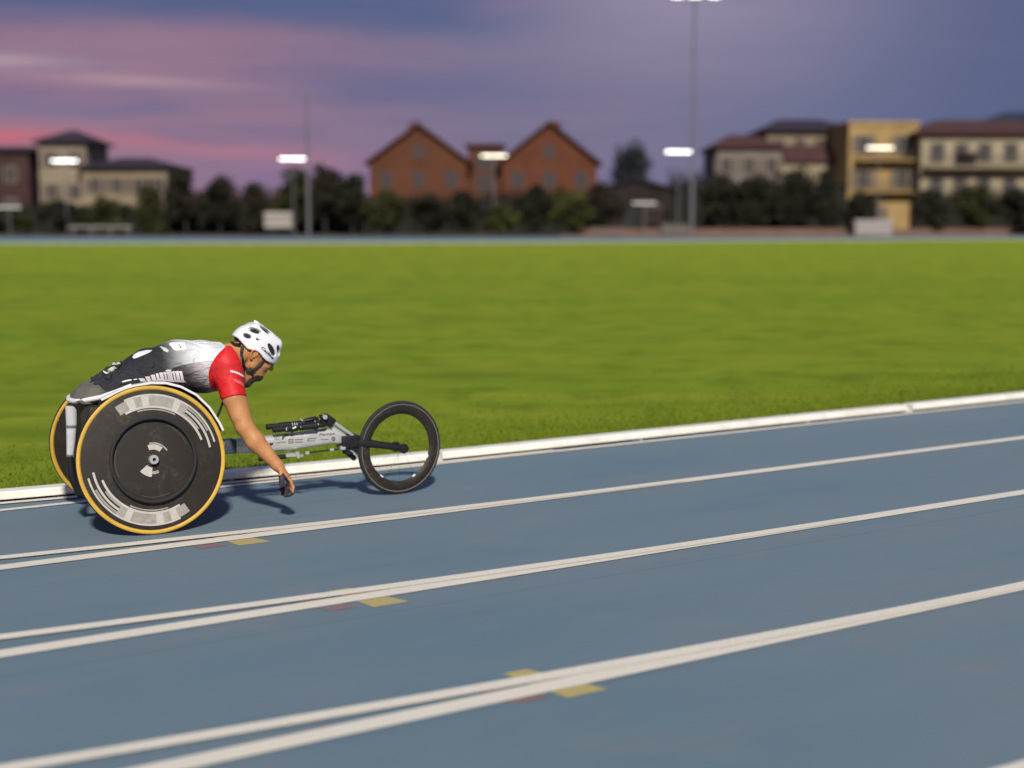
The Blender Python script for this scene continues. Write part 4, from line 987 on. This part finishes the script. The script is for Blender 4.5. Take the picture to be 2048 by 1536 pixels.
hedge(1832, 2200, 385, 112.5, 'dark hedge at the right below the balconies', L_DARK)

# ---- buildings
M_GLASS = mat('window_glass', (.055, .047, .045), .25, spec=.5); M_FRAMEW = mat('window_frame', (.2, .165, .12), .6); M_SHUT = mat('shutter', (.135, .10, .07), .7)
def wall_mat(name, base, brick=False):
    m_ = mat(name, base, .9, spec=.15); T, b = nodes_of(m_); co = objco(T); n1 = T.noise(co, .5, 4, .6); n2 = T.noise(co, 6., 4, .6)
    c_ = T.mix(T.sstep(n1, .3, .7), tuple(x * .82 for x in base), tuple(x * 1.1 for x in base)); c_ = T.mix(T.m('MULTIPLY', T.sstep(n2, .5, .75), .25), c_, tuple(x * .6 for x in base))
    if brick:
        mp = T.add('ShaderNodeMapping'); mp.inputs['Rotation'].default_value = (R(90), 0, 0); T.l.new(co, mp.inputs[0])
        bt = T.add('ShaderNodeTexBrick'); T.l.new(mp.outputs[0], bt.inputs['Vector']); bt.inputs['Scale'].default_value = 4.; bt.inputs['Mortar Size'].default_value = .03
        bt.inputs['Color1'].default_value = (1, 1, 1, 1); bt.inputs['Color2'].default_value = (.78, .74, .72, 1); bt.inputs['Mortar'].default_value = (.7, .75, .8, 1); c_ = T.mix(.8, c_, bt.outputs[0], 'MULTIPLY')
    T.l.new(c_, b.inputs['Base Color']); return m_
def roof_mat(name, base):
    m_ = mat(name, base, .85, spec=.2); T, b = nodes_of(m_); co = objco(T); x, y, z = T.xyz(co); wv = T.m('SINE', T.m('MULTIPLY', x, 28.)); rw = T.m('SINE', T.m('MULTIPLY', z, 40.)); n1 = T.noise(co, 3., 4, .6)
    c_ = T.mix(T.sstep(n1, .3, .7), tuple(x_ * .7 for x_ in base), tuple(x_ * 1.25 for x_ in base)); T.l.new(c_, b.inputs['Base Color'])
    bn = T.add('ShaderNodeBump'); bn.inputs['Strength'].default_value = .7; bn.inputs['Distance'].default_value = .06; T.l.new(T.m('ADD', wv, rw), bn.inputs['Height']); T.l.new(bn.outputs[0], b.inputs['Normal']); return m_
W_BEIGE = wall_mat('wall_beige', (.245, .19, .125)); W_BEIGE2 = wall_mat('wall_beige_light', (.265, .21, .15)); W_RED = wall_mat('wall_reddish', (.06, .032, .03)); W_BRICK = wall_mat('wall_brick', (.135, .048, .026), True); W_BRICK2 = wall_mat('wall_brick_dull', (.125, .049, .027), True)
W_YEL = wall_mat('wall_yellow', (.35, .235, .10)); W_MAUVE = wall_mat('wall_mauve', (.19, .155, .14)); W_BROWN = wall_mat('wall_brown', (.026, .022, .020)); W_PALE = wall_mat('wall_pale', (.32, .265, .175))
M_BWIN = mat('brown_frame', (.10, .045, .03), .7); RF_DARK = roof_mat('roof_slate', (.04, .03, .042)); RF_RED = roof_mat('roof_dark_red', (.085, .040, .038)); RF_BRN = roof_mat('roof_brown', (.115, .045, .028))
def house(label, x0, x1, eave, Y, depth, wall, group=None):
    """x0..x1 columns, eave row, at distance Y; the Empty stands at the middle of the front wall"""
    X0, X1, Z = atx(x0, Y), atx(x1, Y), atz(eave, Y); o = empty('house', ((X0 + X1) / 2, Y, -.03), label=label, cat='house', group='houses beyond the trees')
    hw = (X1 - X0) / 2; MB().box((-hw, 0, 0), (hw, depth, Z)).build('wall', wall, o)
    return o, hw, Z
def window(o, cx, cz, w, h, y=0., shutters=False, frame=None):
    b = MB(); t = .09
    b.box((cx - w / 2 - t, y - .05, cz - h / 2 - t), (cx - w / 2, y + .04, cz + h / 2 + t)).box((cx + w / 2, y - .05, cz - h / 2 - t), (cx + w / 2 + t, y + .04, cz + h / 2 + t))
    b.box((cx - w / 2, y - .05, cz + h / 2), (cx + w / 2, y + .04, cz + h / 2 + t)).box((cx - w / 2, y - .09, cz - h / 2 - t), (cx + w / 2, y + .04, cz - h / 2)).box((cx - .025, y - .04, cz - h / 2), (cx + .025, y - .005, cz + h / 2))
    wd = b.build('window', frame or M_FRAMEW, o); MB().box((cx - w / 2, y - .022, cz - h / 2), (cx + w / 2, y - .012, cz + h / 2)).build('pane', M_GLASS, wd)
    if shutters:
        for s_ in (-1, 1):
            sb = MB(); xa = cx + s_ * (w / 2 + t + .02); xb = xa + s_ * w * .5; sb.box((min(xa, xb), y - .045, cz - h / 2 - .03), (max(xa, xb), y - .003, cz + h / 2 + .03))
            for i in range(7): zz = cz - h / 2 + (i + .5) * h / 7; sb.box((min(xa, xb) + .04, y - .06, zz - .03), (max(xa, xb) - .04, y - .046, zz + .03))
            sb.build('shutter', M_SHUT, o)
def hip_roof(o, hw, Z, depth, rise, m_, over=.45, ridge=.35):
    a = hw + over; v = [(-a, -over, Z), (a, -over, Z), (a, depth + over, Z), (-a, depth + over, Z), (-a * ridge, depth / 2, Z + rise), (a * ridge, depth / 2, Z + rise)]
    v += [(x, y, z + .16) if z == Z else (x, y, z + .16) for x, y, z in v]
    f = [(0, 1, 2, 3), (6, 7, 11, 10), (7, 8, 11), (8, 9, 10, 11), (9, 6, 10), (0, 1, 7, 6), (1, 2, 8, 7), (2, 3, 9, 8), (3, 0, 6, 9)]
    v = [x for x in v]; vv = [v[i] for i in (0, 1, 2, 3)] + [(0, 0, 0), (0, 0, 0)] + v[6:12]
    return MB().raw([tuple(p) for p in v], f).build('roof', m_, o)
def gable_roof(o, hw, Z, depth, rise, m_, over=.45, skew=0., th=.2):
    a = hw + over; sl = rise / hw; zo = Z - over * sl
    b = MB()
    for s_ in (-1, 1):
        b.raw([(s_ * a, -over, zo), (skew, -over, Z + rise), (skew, depth + over, Z + rise), (s_ * a, depth + over, zo), (s_ * a, -over, zo + th), (skew, -over, Z + rise + th), (skew, depth + over, Z + rise + th), (s_ * a, depth + over, zo + th)],
              [(0, 1, 2, 3), (4, 5, 6, 7), (0, 1, 5, 4), (2, 3, 7, 6), (3, 0, 4, 7)])
    return b.build('roof', m_, o)
def gable_wall(o, hw, Z, rise, wall, depth=.0, y=0.):
    return MB().prism([(-hw, Z), (hw, Z), (0, Z + rise)], y, y + .3 + depth, 1).build('gable', wall, o)
def balcony(o, x0, x1, z, y=-1.1, m_=None):
    b = MB().box((x0, y, z - .14), (x1, 0, z)); bl = b.build('balcony', m_ or W_PALE, o)
    r = MB(); r.box((x0, y, z + .92), (x1, y + .05, z + .98)); k = int((x1 - x0) / .16)
    for i in range(k + 1): xx = x0 + (x1 - x0 - .03) * i / k; r.box((xx, y + .01, z), (xx + .03, y + .04, z + .92))
    r.build('railing', mat('railing', (.05, .045, .045), .5), bl)

# left: reddish house, tall beige house, low beige house
o, hw, Z = house('dark reddish house cut by the left edge of the picture', -190, 62, 303, 132, 9, W_RED); hip_roof(o, hw, Z, 9, .5, RF_DARK, .4, .8)
for cx in (-2.2, 1.5, 4.): window(o, cx, Z - 2., 1., 1.3); window(o, cx, Z - 4.9, 1., 1.3)
o, hw, Z = house('tall narrow beige house with a dark hipped roof on the left', 82, 176, 285, 128, 7, W_BEIGE2); hip_roof(o, hw, Z, 7, atz(264, 131.5) - Z, RF_DARK, .5, .12)
for cz in (Z - 1.4, Z - 4.2): window(o, -1.0, cz, .8, 1.25, shutters=True); window(o, 1.05, cz, .8, 1.25, shutters=True)
MB().box((-hw - .06, -.1, Z - 2.95), (hw + .06, -.002, Z - 2.75)).build('string_course', W_PALE, o)
o, hw, Z = house('low long beige house with dark hipped roof right of the tall beige one', 166, 338, 336, 127, 8, W_BEIGE); hip_roof(o, hw, Z, 8, atz(320, 131) - Z + .05, RF_DARK, .5, .3)
for cx in (-2.6, -.7, 1.2, 2.9): window(o, cx, Z - 1.45, .9, 1.2, shutters=True)
MB().box((-hw - .05, -.12, Z - 3.0), (hw + .05, -.002, Z - 2.78)).build('string_course', W_PALE, o)

# middle: orange brick house with two gables
YB = 124.
X = lambda px: atx(px, YB)
o = empty('house', (X(965), YB, -.03), label='orange brick house with two steep gables in the middle of the background', cat='house', group='houses beyond the trees')
def brick_wing(xa, xb, eave, apex, y, dep, wall, nwin):
    x0, x1 = X(xa) - X(965), X(xb) - X(965); z0, z1 = atz(eave, YB), atz(apex, YB); cx = (x0 + x1) / 2; hw = (x1 - x0) / 2
    MB().prism([(x0, 0), (x1, 0), (x1, z0), (cx, z1), (x0, z0)], y, y + dep, 1).build('wall', wall, o)
    b = MB(); ov = .45; sl = (z1 - z0) / hw
    for s_ in (-1, 1):
        e0 = (cx + s_ * (hw + ov), z0 - ov * sl); b.raw([(e0[0], y - ov, e0[1] + .01), (cx, y - ov, z1 + .01), (cx, y + dep + ov, z1 + .01), (e0[0], y + dep + ov, e0[1] + .01), (e0[0], y - ov, e0[1] + .2), (cx, y - ov, z1 + .2), (cx, y + dep + ov, z1 + .2), (e0[0], y + dep + ov, e0[1] + .2)],
              [(0, 1, 2, 3), (4, 5, 6, 7), (0, 1, 5, 4), (2, 3, 7, 6), (3, 0, 4, 7)])
    rf = b.build('roof', RF_BRN, o)
    for k_ in range(nwin): window(o, x0 + (k_ + .5) * (x1 - x0) / nwin, z0 - 1.55, .95, 1.3, y, frame=M_BWIN)
    for k_ in range(nwin): window(o, x0 + (k_ + .5) * (x1 - x0) / nwin, z0 - 4.2, .95, 1.3, y, frame=M_BWIN)
    window(o, cx, z0 + .75, .8, 1.0, y, frame=M_BWIN); return cx, z1, rf
cA, zA, rA = brick_wing(742, 936, 322, 250, -.6, 9, W_BRICK2, 3)
cB, zB, rB = brick_wing(1004, 1192, 322, 246, -.6, 9, W_BRICK, 3)
MB().box((X(936) - X(965), .6, 0), (X(1004) - X(965), 7, atz(291, YB))).build('wall', W_BRICK2, o)
MB().box((X(930) - X(965), .2, atz(291, YB)), (X(1010) - X(965), 7.4, atz(286.5, YB))).build('roof', RF_BRN, o)
window(o, X(970) - X(965), atz(322, YB), 1.4, 1.4, .6, frame=M_BWIN); window(o, X(970) - X(965), atz(366, YB), 1.4, 1.4, .6, frame=M_BWIN)
for (cx, zz) in ((cA - .8, zA), (cB + .7, zB)):
    MB().box((cx - .3, 3, zz - .9), (cx + .3, 3.7, zz + .35)).build('chimney', W_BRICK2, o)
MB().tube([(cA - .6, 5, zA - .3), (cA - .6, 5, zA + .75)], .03, 6).tube([(cA - 1.3, 5, zA + .68), (cA + .1, 5, zA + .74)], .025, 6).build('aerial', M_BLACK, o)
MB().tube([(cB + 1.1, 5, zB - .3), (cB + 1.1, 5, zB + .4)], .03, 6).tube([(cB + .4, 5, zB + .34), (cB + 1.8, 5, zB + .40)], .025, 6).build('aerial', M_BLACK, o)

# brown shed by the mast
o, hw, Z = house('low dark brown building right of the orange house', 1196, 1345, 378, 113, 6, W_BROWN); gable_roof(o, hw, Z, 6, .7, RF_DARK, .3)
gable_wall(o, hw - .02, Z, .68, W_BROWN)
MB().box((-1.0, -.06, 0), (.0, -.004, 2.1)).build('door', M_BLACK, o); window(o, 1.5, 1.6, 1., 1., frame=M_BWIN); window(o, -2.0, 1.6, .9, .9, frame=M_BWIN)
# right: long mauve and beige row, orange yellow house, balcony house
o, hw, Z = house('long mauve grey house with low dark red roofs left of the orange yellow house', 1432, 1560, 296, 130, 9, W_MAUVE); hip_roof(o, hw, Z, 9, atz(272, 134) - Z, RF_RED, .4, .35)
for cx in (-2.0, 0., 2.0): window(o, cx, Z - 1.5, .9, 1.3, shutters=True); window(o, cx, Z - 4.2, .9, 1.2)
o, hw, Z = house('beige house with a dark purplish hipped roof just left of the orange yellow house', 1530, 1702, 263, 134, 10, W_BEIGE); hip_roof(o, hw, Z, 10, atz(244, 139) - Z + .1, RF_DARK, .5, .45)
for cx in (-2.8, -.9, 1.0, 2.8): window(o, cx, Z - 1.25, .9, 1.2); window(o, cx, Z - 4.3, .9, 1.2, shutters=True)
lean = MB(); z1, z0 = atz(293, 134), atz(324, 130.5); lean.raw([(-hw - .3, -3.2, z0), (hw, -3.2, z0), (hw, -.003, z1), (-hw - .3, -.003, z1), (-hw - .3, -3.2, z0 + .15), (hw, -3.2, z0 + .15), (hw, -.003, z1 + .15), (-hw - .3, -.003, z1 + .15)], [(0, 1, 2, 3), (4, 5, 6, 7), (0, 1, 5, 4), (1, 2, 6, 5), (2, 3, 7, 6), (3, 0, 4, 7)]); lean.build('porch_roof', RF_RED, o)
MB().box((-hw + .1, -2.9, 0), (hw - .2, -.006, z0 - .02)).build('porch', W_PALE, o)
o, hw, Z = house('tall orange yellow house with a flat parapet on the right', 1694, 1832, 250, 126, 9, W_YEL)
MB().box((-hw - .12, -.12, Z), (hw + .12, 9.12, Z + .35)).build('parapet', W_YEL, o)
for cz in (Z - 1.6, Z - 4.5):
    for cx in (-1.7, 1.7): window(o, cx, cz, .95, 1.4, shutters=True)
balcony(o, -2.4, 2.6, Z - 2.9, -1., W_YEL); balcony(o, -2.4, 2.6, Z - 5.6, -1., W_YEL)
MB().box((-.55, -.08, 0), (.55, -.004, 2.2)).build('door', M_SHUT, o)
o, hw, Z = house('pale house with balconies and a dark red roof at the right edge', 1838, 2120, 268, 124, 10, W_PALE); hip_roof(o, hw, Z, 10, atz(243, 129) - Z, RF_RED, .6, .5)
for cz, yy in ((Z - 1.5, 0), (Z - 4.3, 0)):
    for cx in (-4.6, -2.6, -.6, 1.6, 3.8): window(o, cx, cz, 1.05, 1.5)
balcony(o, -hw + .2, hw - .2, Z - 2.7, -1.2); balcony(o, -hw + .2, hw - .2, Z - 5.3, -1.2)
MB().box((-3., -1.6, Z - 1.75), (-1.2, -.004, Z - 1.55)).build('awning', RF_RED, o)
o, hw, Z = house('distant house with a blue grey roof showing above the right edge roof', 1985, 2200, 246, 150, 9, W_PALE); hip_roof(o, hw, Z, 9, atz(226, 154) - Z, roof_mat('roof_blue', (.03, .04, .07)), .5, .5)
# low clay coloured wall and the things standing by the far track
x0, x1 = atx(1165, 104), atx(2260, 104)
lw_ = MB().box((x0, 106.2, -.02), (x1, 106.5, atz(457, 106.2))).build('low_wall', wall_mat('wall_clay', (.17, .105, .08))); tag(lw_, 'low reddish wall along the far track on the right', 'wall')

M_BOARD = mat('board_white', (.36, .32, .27), .6, var=.12, vscale=3.)
Y = 100.
o = empty('notice_board', (atx(556, Y), Y, 0), label='small white slatted board on two dark legs in front of the dark hedge', cat='board')
zt, zb = atz(424, Y), atz(455, Y); w_ = .95
MB().box((-w_, 0, zb), (w_, .12, zb + .36)).box((-w_, 0, zb + .44), (w_, .12, zb + .70)).box((-w_, 0, zb + .78), (w_, .12, zt)).build('board_panel', M_BOARD, o)
MB().box((-w_ + .05, .13, zb), (w_ - .05, .16, zt - .04)).build('backing', M_GREY, o)
for s_ in (-1, 1): MB().box((s_ * .7 - .05, .165, 0), (s_ * .7 + .05, .26, zt - .1)).build('leg', M_BLACK, o)
Y = 100.5
o = empty('storage_box', (atx(1748, Y), Y, 0), label='low pale grey box with horizontal ribs at the track edge below the orange yellow house', cat='box')
hh = atz(440, Y); b = MB().box((-1.25, 0, .06), (1.25, 1.1, hh - .12))
for i in range(3): b.box((-1.27, -.04, .2 + i * .28), (1.27, -.002, .34 + i * .28))
b.build('body', mat('box_grey', (.30, .27, .25), .6, var=.12, vscale=2.), o, bevel=.02); MB().box((-1.3, -.06, hh - .12), (1.3, 1.16, hh)).build('lid', mat('box_lid', (.40, .37, .34), .5), o, bevel=.02)
Y = 101.
o = empty('storage_box', (atx(1350, Y), Y, 0), label='grey brown box beside the foot of the floodlight mast', cat='box')
hh = atz(445, Y); MB().box((-.95, 0, .03), (.95, .9, hh - .08)).build('body', mat('box_brown', (.10, .085, .07), .7, var=.15, vscale=2.), o, bevel=.02); MB().box((-1., -.05, hh - .08), (1., .95, hh)).build('lid', W_BROWN, o)
Y = 101.5
o = empty('storage_box', (atx(1215, Y), Y, 0), label='low clay coloured box at the left end of the low reddish wall', cat='box')
hh = atz(455, Y); MB().box((-1.2, 0, .03), (1.2, .8, hh - .07)).build('body', mat('box_clay', (.13, .09, .07), .8, var=.15, vscale=2.), o, bevel=.02); MB().box((-1.25, -.05, hh - .07), (1.25, .85, hh)).build('lid', mat('box_clay_lid', (.16, .12, .10), .8), o)
Y = 101.
o = empty('bench', (atx(200, Y), Y, 0), label='long low white bench in front of the dark hedge on the left', cat='bench')
hh = atz(452.5, Y); MB().box((-2.2, 0, hh - .10), (2.2, .38, hh)).build('seat', M_BOARD, o, bevel=.015)
for cx in (-1.9, -.65, .65, 1.9): MB().box((cx - .05, .05, 0), (cx + .05, .33, hh - .10)).build('leg', M_GREY, o)

# ---- street lamps, poles, floodlight mast
M_POLE = mat('pole_grey', (.20, .19, .21), .65, .6)
def lamp_emit(name, col, s_): return mat(name, (.8, .8, .8), .4, emit=col, estr=s_)
E_WHITE = lamp_emit('lamp_white', (1., .98, .92), 8.); E_WARM = lamp_emit('lamp_warm', (1., .90, .66), 6.); E_DIM = lamp_emit('lamp_dim', (.95, .85, .75), 1.0); E_FLOOD = lamp_emit('lamp_flood', (1., .90, .88), 3.5)
def street_lamp(px, py, Y, em, label, half=.95, group='lit street lamps beyond the far track', th=.035):
    x, z = atx(px, Y), atz(py, Y); o = empty('street_lamp', (x, Y, -.02), label=label, cat='street lamp', group=group)
    MB().tube([(0, .12, 0), (0, .12, z * .5), (0, .12, z + .16)], [.055, .045, .035], 10).tube([(0, .12, z + .14), (0, -.05, z + .16)], .035, 8).build('pole', M_POLE, o, smooth=True)
    MB().box((-half - .05, -.16, z + th * .8), (half + .05, .16, z + th * .8 + .08)).build('lamp_head', M_POLE, o, bevel=.015)
    MB().box((-half, -.15, z - th), (half, .11, z + th * .8 - .002)).build('diffuser', em, o, bevel=.03)
street_lamp(133, 321, 110, E_WHITE, 'lit white street lamp in front of the tall narrow beige house')
street_lamp(587, 317, 109, E_WHITE, 'lit white street lamp beside the bare pole under the pink sky')
street_lamp(988, 311, 108.5, E_WARM, 'lit yellowish street lamp in front of the link between the orange gables')
street_lamp(1356, 303, 107, E_WHITE, 'lit white street lamp beside the floodlight mast')
street_lamp(1756, 295, 106, E_WARM, 'lit yellowish street lamp in front of the orange yellow house')
street_lamp(1289, 406, 105, E_DIM, 'low dim lamp in front of the brown building', .85, 'low dim lamps by the far track', .03)
street_lamp(18, 414, 104, E_DIM, 'low dim lamp at the left edge by the dark shrub', .85, 'low dim lamps by the far track', .03)
Y = 103.
o = empty('utility_pole', (atx(617, Y), Y, -.02), label='tall bare grey pole against the pink sky left of the orange house', cat='pole')
H = atz(190, Y); MB().tube([(0, 0, 0), (0, 0, H * .5), (0, 0, H)], [.13, .11, .09], 12).build('shaft', M_POLE, o, smooth=True); MB().tube([(0, 0, H), (0, 0, H + .12)], [.13, .08], 12).build('cap', M_POLE, o, smooth=True)
for zz in (H * .4, H * .7): MB().tube([(0, 0, zz), (0, 0, zz + .10)], .165, 12).build('band', M_GREY, o)
Y = 102.
o = empty('floodlight_mast', (atx(1384, Y), Y, -.02), label='tall grey floodlight mast rising past the top of the picture with a bright lamp', cat='floodlight')
H = atz(-3, Y); MB().tube([(0, 0, 0), (0, 0, H * .5), (0, 0, H + .9)], [.13, .11, .085], 14).build('mast', M_POLE, o, smooth=True)
MB().box((-1.7, -.06, H + .6), (1.7, .06, H + .75)).build('crossbar', M_POLE, o)
for cx in (-1.25, -.05, 1.25):
    fb = MB().box((cx - .45, -.35, H - .02), (cx + .45, -.075, H + .58)).build('floodlight', M_POLE, o, bevel=.04); MB().box((cx - .40, -.37, H + .03), (cx + .40, -.352, H + .53)).build('lens', E_FLOOD, fb)
